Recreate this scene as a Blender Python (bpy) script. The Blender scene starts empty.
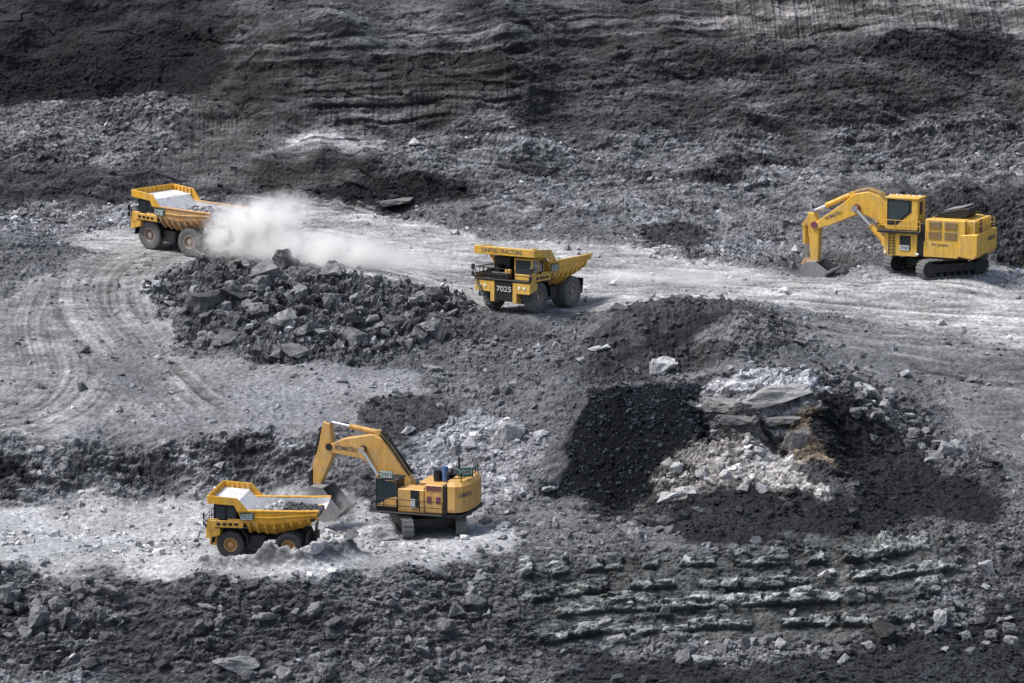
import bpy, bmesh, math, random
import numpy as np
from mathutils import Vector, Matrix
R = math.radians
random.seed(7)
rng = np.random.default_rng(11)
C = bpy.context.scene.collection
scene = bpy.context.scene

# ------------------------------------------------------------------ camera, sky, sun, exposure
CAM_H, PITCH, FPX, W, H = 55.3, R(9.5), 1024 / 36 * 100.0, 1024, 683
cam_d = bpy.data.cameras.new('camera'); cam = bpy.data.objects.new('camera', cam_d); C.objects.link(cam)
cam.location = (0, 0, CAM_H); cam.rotation_euler = (R(90) - PITCH, 0, 0)
cam_d.lens = 100; cam_d.sensor_width = 36; cam_d.clip_start = 1; cam_d.clip_end = 3000
scene.camera = cam
SUN_EL, SUN_AZ = 58, -95          # azimuth measured from +y (away from camera) towards +x
world = bpy.data.worlds.new('World'); scene.world = world; world.use_nodes = True
nt = world.node_tree; bg = nt.nodes['Background']
sky = nt.nodes.new('ShaderNodeTexSky'); sky.sky_type = 'NISHITA'; sky.sun_disc = False
sky.sun_elevation = R(SUN_EL); sky.sun_rotation = R(SUN_AZ); sky.air_density = 1.0; sky.dust_density = 3.0; sky.ozone_density = 1.0
hs = nt.nodes.new('ShaderNodeHueSaturation'); hs.inputs['Saturation'].default_value = .85      # thin overcast: little blue left
nt.links.new(sky.outputs[0], hs.inputs['Color']); nt.links.new(hs.outputs[0], bg.inputs[0]); bg.inputs[1].default_value = 0.078
sun_d = bpy.data.lights.new('sun', 'SUN'); sun = bpy.data.objects.new('sun', sun_d); C.objects.link(sun)
sun_d.energy = 1.5; sun_d.angle = R(14); sun_d.color = (1.0, 0.98, 0.95)
sv = Vector((math.sin(R(SUN_AZ)) * math.cos(R(SUN_EL)), math.cos(R(SUN_AZ)) * math.cos(R(SUN_EL)), math.sin(R(SUN_EL))))
sun.rotation_euler = sv.to_track_quat('Z', 'Y').to_euler(); sun.location = (0, 200, 150)
scene.view_settings.view_transform = 'Standard'; scene.view_settings.look = 'None'
scene.view_settings.exposure = 1.3; scene.view_settings.gamma = 1.0
scene.cycles.max_bounces = 9; scene.cycles.diffuse_bounces = 3; scene.cycles.volume_bounces = 8
scene.cycles.use_adaptive_sampling = True
scene.cycles.volume_step_rate = 2.0

FWD = np.array([0, math.cos(PITCH), -math.sin(PITCH)]); UPV = np.array([0, math.sin(PITCH), math.cos(PITCH)])
def ray(u, v):
    d = FWD * FPX + np.array([1.0, 0, 0]) * (u - 512) + UPV * (341.5 - v)
    return d / np.linalg.norm(d)
def at_z(u, v, z):
    d = ray(u, v); t = (z - CAM_H) / d[2]
    return np.array([d[0] * t, d[1] * t, z])
def at_y(u, v, y):
    d = ray(u, v); t = y / d[1]
    return np.array([d[0] * t, y, CAM_H + d[2] * t])

# ------------------------------------------------------------------ object helpers
def tag(o, label=None, cat=None, group=None, kind=None):
    if label: o['label'] = label
    if cat: o['category'] = cat
    if group: o['group'] = group
    if kind: o['kind'] = kind
    return o
def empty(name, loc=(0, 0, 0), rot=(0, 0, 0), scale=1.0):
    o = bpy.data.objects.new(name, None); C.objects.link(o)
    o.location = loc; o.rotation_euler = rot; o.scale = (scale,) * 3; o.empty_display_size = 0.5
    return o

# ------------------------------------------------------------------ noise
_perm = rng.permutation(4096).astype(np.int32)
_ang = rng.random(4096) * 2 * np.pi
_GX, _GY = np.cos(_ang).astype(np.float32), np.sin(_ang).astype(np.float32)
_RA = rng.random(4096).astype(np.float32); _RB = rng.random(4096).astype(np.float32)
_RC = rng.random(4096).astype(np.float32); _RD = rng.random(4096).astype(np.float32); _RE = rng.random(4096).astype(np.float32)
def _h(ix, iy, seed=0):
    return _perm[(_perm[(ix + seed * 131) & 4095] + iy) & 4095]
def perlin(x, y, seed=0):
    x = np.asarray(x, np.float32); y = np.asarray(y, np.float32)
    fx = np.floor(x); fy = np.floor(y); ix = fx.astype(np.int32); iy = fy.astype(np.int32)
    dx = x - fx; dy = y - fy
    u = dx * dx * dx * (dx * (dx * 6 - 15) + 10); v = dy * dy * dy * (dy * (dy * 6 - 15) + 10)
    def g(ox, oy):
        h = _h(ix + ox, iy + oy, seed)
        return _GX[h] * (dx - ox) + _GY[h] * (dy - oy)
    a = g(0, 0); b = g(1, 0); c = g(0, 1); d = g(1, 1)
    return (a + u * (b - a) + v * (c - a + u * (a - b - c + d))) * 1.5
def fbm(x, y, octv=4, seed=0, gain=0.5):
    s = 0; a = 1.0; f = 1.0
    for i in range(octv):
        s = s + a * perlin(x * f + i * 17.3, y * f - i * 9.1, seed + i); a *= gain; f *= 2.03
    return s
def ridged(x, y, octv=4, seed=0):
    s = 0; a = 1.0; f = 1.0
    for i in range(octv):
        s = s + a * (1 - 2 * np.abs(perlin(x * f, y * f, seed + i))); a *= 0.5; f *= 2.1
    return s
def worley(x, y, seed=0):
    """facet height per cell (each cell a tilted block), crack mask, per-cell random"""
    x = np.asarray(x, np.float32); y = np.asarray(y, np.float32)
    ix = np.floor(x).astype(np.int32); iy = np.floor(y).astype(np.int32)
    f1 = np.full(x.shape, 9, np.float32); f2 = np.full(x.shape, 9, np.float32)
    hh = np.zeros(x.shape, np.int32); ddx = np.zeros_like(f1); ddy = np.zeros_like(f1)
    for ox in (-1, 0, 1):
        for oy in (-1, 0, 1):
            h = _h(ix + ox, iy + oy, seed)
            px = x - (ix + ox + _RA[h]); py = y - (iy + oy + _RB[h])
            d = px * px + py * py
            m = d < f1
            f2 = np.where(m, f1, np.minimum(f2, d)); f1 = np.where(m, d, f1)
            hh = np.where(m, h, hh); ddx = np.where(m, px, ddx); ddy = np.where(m, py, ddy)
    edge = np.sqrt(f2) - np.sqrt(f1)
    facet = (_RC[hh] - 0.5) + (_RD[hh] - 0.5) * 1.6 * ddx + (_RE[hh] - 0.5) * 1.6 * ddy
    return facet, edge, _RD[hh]
def sstep(a, b, x):
    t = np.clip((x - a) / (b - a), 0, 1); return t * t * (3 - 2 * t)

# ------------------------------------------------------------------ node helpers
def new_mat(name):
    m = bpy.data.materials.new(name); m.use_nodes = True
    n = m.node_tree; b = n.nodes['Principled BSDF']
    return m, n, b
def N(n, typ, **kw):
    x = n.nodes.new(typ)
    for k, v in kw.items():
        if k in x.inputs: x.inputs[k].default_value = v
        else: setattr(x, k, v)
    return x
def mixc(n, fac, a, b, blend='MIX'):
    x = n.nodes.new('ShaderNodeMix'); x.data_type = 'RGBA'; x.blend_type = blend
    for sock, val in ((x.inputs[0], fac), (x.inputs[6], a), (x.inputs[7], b)):
        if hasattr(val, 'is_linked') or isinstance(val, bpy.types.NodeSocket): n.links.new(val, sock)
        elif isinstance(val, (tuple, list)): sock.default_value = (*val[:3], 1)
        else: sock.default_value = val
    return x.outputs[2]
def ramp(n, src, stops):
    x = n.nodes.new('ShaderNodeValToRGB'); n.links.new(src, x.inputs[0])
    while len(x.color_ramp.elements) < len(stops): x.color_ramp.elements.new(0.5)
    for e, (p, c) in zip(x.color_ramp.elements, stops):
        e.position = p; e.color = (c, c, c, 1) if not isinstance(c, tuple) else (*c, 1)
    return x.outputs[0]
# ------------------------------------------------------------------ terrain: control points (spot, height) read as a survey of the pit
CP = []
def set_back(v): return np.interp(v, [0, 503, 575, 683], [6, 6, 1, 0])
def cp(z, *uv):
    for u, v in uv:
        q = R(13.5) + math.atan((v - 341.5) / FPX)                      # height -> distance along the pit's general rise
        dist = (71.3 - z - np.interp(v, [0, 200, 260, 440], [6.6, 4.6, 4.4, 0])) / math.tan(q)
        CP.append(at_y(u, v, dist + set_back(v)))
def cpw(*xyz):
    for p in xyz: CP.append(np.array(p, float))
# floor below the front face
for x in (-130, -60, 0, 60, 130):
    cpw((x, 60, -9.5), (x, 130, -9.5), (x, 180, -9.0), (x, 196, -8.4))
cp(-7.4, (640, 668), (560, 683), (760, 672), (860, 668)); cp(-7.0, (960, 640), (1100, 630)); cp(-7.2, (430, 683), (300, 683), (150, 683), (0, 683), (-120, 683))
cp(-6.5, (700, 642), (600, 645), (820, 640), (520, 655))
cp(-3.7, (0, 625), (120, 632), (260, 630), (400, 628), (-120, 625)); cp(-3.0, (520, 605), (650, 590), (800, 588), (920, 580)); cp(-2.9, (1040, 568), (1150, 560))
# lower bench and its lip
cp(0.0, (-120, 574), (0, 575), (100, 578), (200, 580), (300, 576), (400, 568), (470, 560))
cp(0.0, (-120, 540), (0, 540), (100, 545), (200, 552), (300, 550), (390, 540), (-120, 505), (0, 503), (100, 500), (200, 498), (300, 500), (360, 505), (440, 530))
cp(0.3, (540, 550), (620, 546), (700, 546)); cp(0.6, (780, 546), (860, 541), (940, 528)); cp(1.2, (1030, 512), (1150, 505))
cp(0.5, (500, 520), (560, 510))
# bank between lower bench and middle level
cp(0.4, (-120, 498), (0, 496), (80, 492), (160, 490), (240, 488), (310, 490))
cp(3.0, (0, 462), (160, 460), (310, 462)); cp(4.4, (-120, 446), (0, 446), (80, 442), (160, 440), (240, 438), (310, 435), (360, 432))
cp(2.2, (370, 475), (430, 470)); cp(0.5, (420, 505), (480, 505)); cp(2.6, (480, 462), (530, 465)); cp(4.2, (440, 425), (500, 430), (400, 425))
# middle level, left ramp
cp(4.8, (-120, 420), (0, 420), (100, 415), (200, 415), (300, 405)); cp(5.3, (-120, 370), (0, 370), (100, 365), (200, 372), (280, 372), (360, 366), (430, 362))
cp(5.9, (-120, 320), (0, 322), (80, 310), (140, 318)); cp(6.5, (100, 268), (170, 258), (150, 245), (230, 240), (80, 243))
cp(8.8, (25, 238), (-10, 240), (-90, 238)); cp(6.3, (72, 280), (20, 300), (-100, 300)); cp(6.6, (72, 246), (-60, 228), (20, 222), (100, 225))
# rock berm
cp(7.2, (163, 282)); cp(8.8, (200, 264)); cp(9.3, (250, 266), (300, 276)); cp(9.1, (350, 284)); cp(8.7, (400, 289)); cp(7.9, (450, 298)); cp(7.2, (490, 306))
cp(7.0, (200, 312), (270, 325), (340, 328), (400, 322)); cp(5.5, (160, 318), (178, 348), (230, 362), (290, 369), (350, 366)); cp(5.9, (410, 350), (460, 340))
# upper road
cp(6.5, (300, 240), (380, 250), (300, 215), (430, 225)); cp(6.3, (440, 285), (520, 300), (590, 290), (560, 262), (640, 285), (480, 262)); cp(6.2, (720, 285), (760, 300), (860, 305), (940, 310), (1030, 318), (1150, 320)); cp(6.4, (700, 262), (790, 275))
cp(6.5, (850, 277), (900, 277), (960, 280), (1024, 285), (830, 262), (900, 262), (960, 264), (1120, 290))
# saddle, centre
cp(6.6, (520, 322)); cp(6.0, (560, 345), (500, 350)); cp(5.0, (450, 395), (530, 395), (380, 395)); cp(4.4, (560, 440))
# dark mound
cp(6.4, (600, 376), (660, 378), (560, 380)); cp(7.3, (590, 345)); cp(7.8, (640, 345), (720, 345)); cp(9.2, (640, 308), (690, 306), (735, 310)); cp(7.9, (605, 322), (770, 330)); cp(6.3, (800, 345), (760, 368))
# spoil heap
cp(0.8, (560, 497), (620, 505), (680, 515)); cp(3.9, (580, 440), (640, 445)); cp(8.2, (615, 391), (660, 386), (705, 382)); cp(7.4, (590, 398)); cp(9.0, (745, 376), (790, 372)); cp(8.5, (730, 400), (810, 392)); cp(6.9, (700, 425), (760, 428), (815, 430)); cp(6.0, (620, 374), (690, 370), (830, 366))
cp(3.6, (720, 465), (780, 468), (850, 462)); cp(1.0, (700, 520), (780, 538), (860, 530), (930, 512)); cp(7.4, (850, 388)); cp(5.0, (900, 410)); cp(3.4, (930, 440), (970, 462)); cp(2.0, (985, 490), (1030, 480), (1150, 470))
# right tracks
cp(5.8, (880, 345), (960, 340), (1030, 350), (1150, 350)); cp(5.4, (850, 372), (900, 378)); cp(4.4, (960, 400), (1030, 400), (1150, 400)); cp(3.2, (1030, 440), (1150, 440))
# back wall: spots with their distance
def cd(dist, *uv):
    for u, v in uv: CP.append(at_y(u, v, dist + set_back(v)))
cd(317, (-120, 208), (20, 205), (110, 204), (170, 201), (230, 197)); cd(322, (-120, 167), (0, 167), (80, 169), (130, 173)); cd(323, (190, 172)); cd(332, (-120, 130), (0, 128), (100, 134)); cd(331, (160, 138)); cd(325, (235, 152))
cd(338, (-120, 112), (0, 111), (60, 106), (120, 97), (155, 92)); cd(336, (190, 106)); cd(343, (60, 104), (0, 109), (120, 94), (-120, 110)); cd(342, (165, 86)); cd(333, (245, 120)); cd(339, (215, 85))
cd(348, (-120, 48), (0, 48), (120, 45), (200, 45)); cd(353, (-120, 0), (0, 0), (120, 0), (220, 0))
cd(313, (265, 201), (330, 204), (400, 210), (470, 212)); cd(318, (270, 191), (330, 191), (365, 191)); cd(321, (268, 152), (320, 152), (370, 152)); cd(320.6, (268, 157), (320, 157), (370, 157)); cd(327, (285, 133), (340, 136), (380, 141))
cd(318, (400, 180), (460, 181)); cd(323, (410, 152), (470, 150), (512, 142)); cd(328, (440, 136)); cd(334, (260, 68), (340, 62), (420, 56), (500, 50)); cd(342, (280, 0), (360, 0), (440, 0), (512, 0))
cd(302, (560, 225), (620, 230), (700, 234), (780, 237)); cd(299.5, (672, 224)); cd(317, (560, 186), (620, 186), (700, 191), (780, 191)); cd(330, (560, 132), (620, 132), (700, 131), (760, 135)); cd(332, (830, 122), (900, 118)); cd(322, (850, 165), (920, 165), (1000, 160))
cd(338, (580, 60), (660, 58), (740, 58), (820, 55), (900, 52), (980, 60), (1060, 70), (1180, 70)); cd(346, (580, 0), (680, 0), (780, 0), (900, 0), (1030, 0), (1150, 0)); cd(332, (1000, 112), (1150, 112)); cd(321, (1150, 165))
cd(298, (840, 240), (900, 240)); cd(288, (960, 262), (1024, 266), (1120, 268)); cd(303, (930, 203), (985, 198), (1040, 192), (1150, 190))
for x in (-190, -130, -65, 0, 65, 130, 190):
    cpw((x, 368, 50), (x, 384, 62), (x, 402, 66), (x, 440, 67), (x, 520, 67))
for y, z in ((200, -8), (232, 1), (254, 6), (283, 12.5), (313, 17), (334, 23), (350, 35)):
    cpw((-150, y, z), (150, y, z))
CP = np.array(CP)
def rbf_fit(P):
    n = len(P); d = np.sqrt(((P[:, None, :2] - P[None, :, :2]) ** 2).sum(-1) + 0.05)
    A = np.zeros((n + 3, n + 3)); A[:n, :n] = d - np.eye(n) * 0.15; A[:n, n] = 1; A[:n, n + 1:] = P[:, :2]; A[n:, :n] = A[:n, n:].T
    b = np.zeros(n + 3); b[:n] = P[:, 2]
    return np.linalg.solve(A, b)
WGT = rbf_fit(CP)
GX0, GX1, GY0, GY1, GS = -190.0, 190.0, 60.0, 520.0, 0.5
def _axis(a, b, s): return np.arange(a, b + s * .5, s)
gx = _axis(GX0, GX1, GS); gy = _axis(GY0, GY1, GS)
def rbf_eval(X, Y):
    out = np.zeros(X.size); xf = X.ravel(); yf = Y.ravel(); n = len(CP)
    for i in range(0, xf.size, 40000):
        s = slice(i, i + 40000)
        d = np.sqrt((xf[s, None] - CP[None, :, 0]) ** 2 + (yf[s, None] - CP[None, :, 1]) ** 2 + 0.05)
        out[s] = d @ WGT[:n] + WGT[n] + WGT[n + 1] * xf[s] + WGT[n + 2] * yf[s]
    return out.reshape(X.shape)
# coarse evaluation only where wanted (1 m far out is upsampled by the bilinear sampling)
_gx2 = _axis(GX0, GX1, 0.8); _gy2 = _axis(GY0, GY1, 0.8)
_GXX, _GYY = np.meshgrid(_gx2, _gy2)
BASE = rbf_eval(_GXX, _GYY).astype(np.float32)
def bil(G, x, y, s=0.8):
    fx = np.clip((x - GX0) / s, 0, G.shape[1] - 1.001); fy = np.clip((y - GY0) / s, 0, G.shape[0] - 1.001)
    ix = fx.astype(np.int32); iy = fy.astype(np.int32); dx = (fx - ix).astype(np.float32); dy = (fy - iy).astype(np.float32)
    a = G[iy, ix]; b = G[iy, ix + 1]; c = G[iy + 1, ix]; d = G[iy + 1, ix + 1]
    return a + dx * (b - a) + dy * (c - a) + dx * dy * (a - b - c + d)
def base_z(x, y): return bil(BASE, np.asarray(x, float), np.asarray(y, float))
def spots(uv):
    """where the sight lines of these spots meet the surveyed ground"""
    uv = np.asarray(uv, float).reshape(-1, 2)
    D = np.array([ray(u, v) for u, v in uv]); D = D / D[:, 1:2]
    ys = np.arange(170, 420, 0.2); hit = np.full(len(uv), np.nan); 
    X = D[:, 0:1] * ys; Z = CAM_H + D[:, 2:3] * ys
    below = Z < base_z(X, np.broadcast_to(ys, X.shape))
    k = np.where(below.any(1), below.argmax(1), len(ys) - 1)
    yy = ys[k]
    return np.stack([D[:, 0] * yy, yy, CAM_H + D[:, 2] * yy], 1)

# ---------------- zones: outline, ground colour, (rough, block, strata, gouge) relief, rubble density, terrain piece
G_ = lambda v, w=0.0: (v * (1 + w) * (.96 if v < .04 else 1), v, v * ((1.12 if v < .04 else 1.04) - w))
B = 1250; A_ = -230
ZONES = [
 ('pit_wall', [(A_, 208), (140, 203), (300, 197), (480, 212), (620, 232), (800, 238), (930, 230), (B, 250), (B, -90), (A_, -90)], G_(.072, .02), .16, .13, .3, .08, .15),
 ('pit_wall', [(A_, -90), (240, -90), (255, 20), (200, 48), (A_, 50)], G_(.03), .2, .08, .12, .12, .05),
 ('pit_wall', [(A_, 36), (130, 38), (215, 24), (275, 22), (240, 60), (205, 92), (165, 93), (60, 105), (A_, 114)], G_(.0095), .22, .18, 0, 0, .2),
 ('pit_wall', [(A_, 120), (60, 104), (150, 91), (190, 97), (185, 128), (140, 172), (A_, 166)], G_(.11, .02), .2, .35, 0, 0, 1.2),
 ('pit_wall', [(A_, 163), (130, 170), (215, 178), (250, 196), (140, 206), (A_, 209)], G_(.045), .2, .15, 0, 0, .2),
 ('pit_wall', [(188, 100), (250, 112), (330, 130), (268, 152), (262, 192), (190, 190), (150, 172), (185, 135)], G_(.075, .03), .18, .08, 0, .35, .2),
 ('pit_wall', [(262, 152), (372, 150), (368, 191), (262, 192)], G_(.08, .03), .08, .03, .03, .12, .1),
 ('pit_wall', [(268, 150), (290, 131), (355, 135), (378, 150)], G_(.19, .01), .1, .08, 0, 0, .3),
 ('pit_wall', [(215, 75), (340, 62), (530, 44), (535, 100), (520, 132), (370, 142), (250, 112)], G_(.07, .03), .10, .12, 1.0, .34, .08),
 ('pit_wall', [(245, -90), (540, -90), (530, 44), (340, 62), (225, 72)], G_(.085), .14, .12, .45, .06, .15),
 ('pit_wall', [(370, 142), (440, 134), (620, 128), (770, 128), (840, 165), (800, 238), (620, 232), (520, 215), (470, 200), (470, 178), (385, 172)], G_(.115), .3, .24, .1, 0, .7),
 ('pit_wall', [(535, 45), (760, 38), (1030, 50), (B, 60), (B, 125), (830, 125), (760, 130), (620, 130), (512, 132)], G_(.066, .015), .2, .2, .3, .08, .25),
 ('pit_wall', [(560, -90), (730, -90), (720, 30), (560, 48)], G_(.08, .02), .15, .05, .55, .12, .05),
 ('pit_wall', [(725, -90), (B, -90), (B, 45), (1000, 33), (885, 32), (780, 42), (715, 28)], G_(.125, .05), .15, .04, .25, .5, .05),
 ('pit_wall', [(880, 32), (960, 34), (1010, 38), (1015, 72), (940, 80), (880, 62)], G_(.03), .3, .25, 0, 0, .3),
 ('pit_wall', [(830, 122), (B, 118), (B, 190), (930, 192), (880, 185), (830, 165)], G_(.11), .25, .5, .25, 0, .5),
 ('pit_wall', [(660, 178), (740, 158), (800, 150), (805, 165), (740, 182), (690, 192)], G_(.05), .3, .5, .2, 0, .4),
 ('pit_wall', [(900, 198), (980, 190), (B, 184), (B, 262), (1000, 264), (985, 240), (920, 236)], G_(.05), .3, .6, .2, 0, .6),
 ('pit_wall', [(A_, 207), (140, 204), (200, 206), (140, 232), (60, 238), (A_, 242)], G_(.14), .15, .35, 0, 0, 1.4),
 ('pit_wall', [(290, 190), (370, 176), (465, 179), (480, 200), (420, 207), (340, 203)], G_(.012), .25, .3, 0, 0, .3),
 ('ground', [(A_, 236), (-20, 238), (40, 238), (80, 252), (70, 280), (20, 305), (A_, 305)], G_(.075), .15, .4, 0, 0, 1.6),
 ('ground', [(A_, 575), (A_, 245), (150, 240), (500, 300), (560, 330), (1250, 300), (1250, 560), (700, 545), (480, 560), (200, 580)], G_(.1), .2, .22, 0, 0, .7),
 ('ground', [(620, 232), (800, 238), (810, 262), (700, 262), (640, 262)], G_(.12), .25, .4, 0, 0, 1.2),
 ('ground', [(640, 230), (672, 222), (710, 228), (720, 245), (680, 250), (640, 246)], G_(.045), .2, .4, 0, 0, 1.0),
 ('haul_road', [(60, 238), (140, 226), (230, 216), (290, 203), (350, 205), (430, 218), (480, 240), (610, 246), (700, 262), (800, 276), (1000, 290), (B, 292), (B, 335), (1024, 352), (930, 330), (850, 318), (760, 302), (640, 303), (500, 305), (440, 292), (380, 284), (310, 266), (220, 258), (110, 262)], (.255, .252, .252), .06, .0, 0, 0, .08),
 ('ground', [(800, 262), (990, 262), (B, 268), (B, 292), (1000, 290), (800, 277)], G_(.16), .2, .15, 0, 0, .8),
 ('haul_road', [(A_, 310), (0, 305), (60, 272), (105, 252), (200, 254), (165, 275), (155, 320), (175, 355), (230, 385), (240, 405), (150, 425), (60, 440), (A_, 450)], (.185, .182, .182), .08, .0, 0, 0, .12),
 ('ground', [(175, 355), (290, 370), (420, 365), (430, 400), (330, 432), (150, 438), (40, 446), (120, 425), (235, 405)], G_(.15), .14, .06, 0, 0, .3),
 ('ground', [(130, 330), (165, 360), (180, 392), (130, 405), (95, 370)], G_(.12), .15, .05, 0, 0, .2),
 ('rock_berm', [(150, 283), (200, 260), (330, 274), (480, 298), (495, 312), (440, 346), (360, 366), (280, 370), (180, 347), (155, 315)], G_(.105), .2, .75, 0, 0, 2.6),
 ('ground', [(420, 320), (500, 312), (600, 335), (570, 385), (450, 370)], G_(.085), .2, .25, 0, 0, 1.4),
 ('ground', [(355, 405), (420, 395), (470, 420), (410, 440), (360, 436)], G_(.055), .2, .25, 0, 0, 1.0),
 ('spoil_heap', [(575, 382), (585, 335), (640, 304), (740, 306), (785, 328), (800, 348), (720, 362), (640, 380)], G_(.055), .25, .2, 0, .35, 1.0),
 ('spoil_heap', [(690, 340), (760, 318), (800, 345), (740, 352)], G_(.12, .02), .2, .25, 0, 0, 1.0),
 ('haul_road', [(800, 322), (900, 326), (1024, 350), (B, 335), (B, 470), (1010, 460), (960, 420), (930, 385), (850, 352)], (.14, .14, .142), .1, .0, 0, 0, .2),
 ('ground', [(780, 350), (880, 345), (930, 390), (860, 388), (800, 376), (740, 372)], G_(.1), .15, .1, .1, 0, .4),
 ('spoil_heap', [(560, 500), (545, 470), (600, 388), (740, 372), (850, 376), (920, 405), (1000, 470), (1010, 520), (930, 532), (780, 545), (650, 530)], G_(.055), .25, .3, 0, 0, 1.2),
 ('spoil_heap', [(800, 375), (855, 372), (900, 398), (960, 440), (985, 480), (930, 470), (870, 430), (820, 405)], G_(.085), .25, .55, .1, 0, 2.0),
 ('coal_heap', [(532, 494), (568, 440), (612, 388), (660, 384), (708, 380), (704, 425), (690, 455), (640, 506), (590, 502)], (.0105, .012, .0142), .10, .03, 0, 0, 2.2),
 ('spoil_heap', [(540, 490), (572, 402), (605, 390), (560, 455), (560, 495)], G_(.1), .12, .08, 0, 0, .5),
 ('spoil_heap', [(705, 385), (800, 372), (832, 395), (828, 436), (770, 430), (700, 424)], G_(.24), .2, .3, .6, 0, .3),
 ('spoil_heap', [(705, 440), (760, 430), (800, 440), (800, 470), (835, 505), (770, 492), (720, 500), (690, 515), (645, 505), (665, 475)], (.245, .235, .225), .2, .35, 0, 0, 3.2),
 ('spoil_heap', [(790, 420), (835, 425), (840, 465), (800, 462)], (.17, .14, .11), .2, .2, .4, 0, .6),
 ('spoil_heap', [(812, 390), (850, 396), (920, 452), (1000, 505), (985, 525), (880, 510), (840, 470), (812, 430)], G_(.022), .2, .25, 0, .2, .9),
 ('spoil_heap', [(690, 312), (725, 312), (660, 352), (600, 376), (590, 366), (650, 340)], G_(.028), .2, .15, 0, .2, .6),
 ('spoil_heap', [(850, 505), (920, 500), (1000, 488), (990, 500), (925, 512), (870, 520)], G_(.02), .2, .2, 0, 0, .5),
 ('spoil_heap', [(640, 528), (700, 492), (770, 486), (830, 505), (900, 505), (880, 538), (780, 546), (690, 540)], G_(.022), .2, .2, 0, 0, 1.4),
 ('ground', [(A_, 446), (0, 444), (160, 439), (330, 432), (350, 470), (310, 492), (160, 491), (A_, 498)], G_(.165), .35, .35, .1, 0, .6),
 ('ground', [(110, 455), (165, 458), (165, 474), (125, 476)], G_(.018), .3, .35, 0, 0, .4), ('ground', [(-20, 462), (30, 460), (25, 482), (-60, 484)], G_(.02), .3, .35, 0, 0, .4), ('ground', [(205, 452), (275, 450), (262, 462), (220, 466)], G_(.022), .3, .35, 0, 0, .4),
 ('ground', [(395, 470), (430, 435), (480, 408), (545, 440), (530, 490), (480, 512), (430, 512)], G_(.18), .2, .22, 0, 0, 2.2),
 ('bench_floor', [(A_, 502), (100, 494), (220, 492), (330, 494), (420, 515), (500, 520), (520, 545), (470, 560), (400, 569), (300, 577), (200, 580), (A_, 576)], (.2, .2, .203), .12, .08, 0, 0, .5),
 ('front_face', [(A_, 577), (0, 577), (200, 582), (300, 578), (400, 570), (470, 562), (540, 552), (700, 548), (860, 543), (940, 530), (1030, 514), (B, 505), (B, 760), (A_, 760)], G_(.095), .28, .28, .12, 0, 1.5),
 ('front_face', [(A_, 578), (110, 580), (130, 640), (100, 683), (60, 760), (A_, 760)], G_(.12), .25, .4, .5, 0, .6),
 ('front_face', [(120, 585), (180, 600), (190, 683), (120, 740), (100, 683)], G_(.075), .2, .2, .2, 0, .4),
 ('front_face', [(515, 565), (620, 550), (760, 550), (880, 535), (960, 535), (950, 600), (880, 640), (760, 642), (620, 645), (540, 650)], (.085, .087, .085), .14, .2, .25, 0, .35, 1),
 ('front_face', [(600, 655), (760, 665), (860, 645), (1000, 600), (B, 590), (B, 780), (560, 780), (560, 670)], G_(.032), .2, .25, 0, 0, .8),
 ('front_face', [(620, 640), (880, 640), (960, 590), (1010, 600), (860, 650), (760, 664), (640, 660)], G_(.12), .2, .3, 0, 0, 3.2),
]
# vertices
def _xs():
    core = np.arange(-62, 62.01, 0.135); out = [62]; s = 0.16
    while out[-1] < 178: out.append(out[-1] + s); s *= 1.06
    o = np.array(out[1:]); return np.concatenate([-o[::-1], core, o])
def _ys():
    y = [206.0]
    while y[-1] < 362: y.append(y[-1] + (0.065 if y[-1] < 227 else 0.10 if y[-1] < 252 else 0.16 if y[-1] < 318 else 0.11))
    a = [206.0]; s = 0.12
    while a[-1] > 75: a.append(a[-1] - s); s *= 1.08
    b = [y[-1]]; s = 0.14
    while b[-1] < 500: b.append(b[-1] + s); s *= 1.07
    return np.array(a[:0:-1] + y + b[1:])
XS, YS = _xs(), _ys()
X, Y = np.meshgrid(XS.astype(np.float32), YS.astype(np.float32))
Z0 = base_z(X, Y).astype(np.float32)
Q = Y + Z0                                   # length along the slope
# soft zone weights, outlines roughened by noise
wx = fbm(X * .2, Q * .2, 6, 50, .62) * 1.5; wy = fbm(X * .2, Q * .2, 6, 60, .62) * 1.5
def poly_sdf(P):
    x, y = _GXX, _GYY; d = np.full(x.shape, 1e9); s = np.ones(x.shape)
    n = len(P)
    for i in range(n):
        ax, ay = P[i][:2]; bx, by = P[i - 1][:2]
        ex, ey = bx - ax, by - ay; px, py = x - ax, y - ay
        t = np.clip((px * ex + py * ey) / (ex * ex + ey * ey + 1e-9), 0, 1)
        d = np.minimum(d, (px - ex * t) ** 2 + (py - ey * t) ** 2)
        c1 = y >= ay; c2 = y < by; c3 = ex * py > ey * px
        flip = (c1 & c2 & c3) | (~c1 & ~c2 & ~c3)
        s = np.where(flip, -s, s)
    return (np.sqrt(d) * s).astype(np.float32)
COL = np.empty(X.shape + (3,), np.float32); COL[:] = (.10, .10, .103)
PAR = np.zeros(X.shape + (5,), np.float32); PAR[:] = (.22, .25, 0, 0, .5)
PIECE = np.zeros(X.shape, np.int8); PIECES = ['ground', 'pit_wall', 'haul_road', 'rock_berm', 'spoil_heap', 'coal_heap', 'bench_floor', 'front_face']
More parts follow.
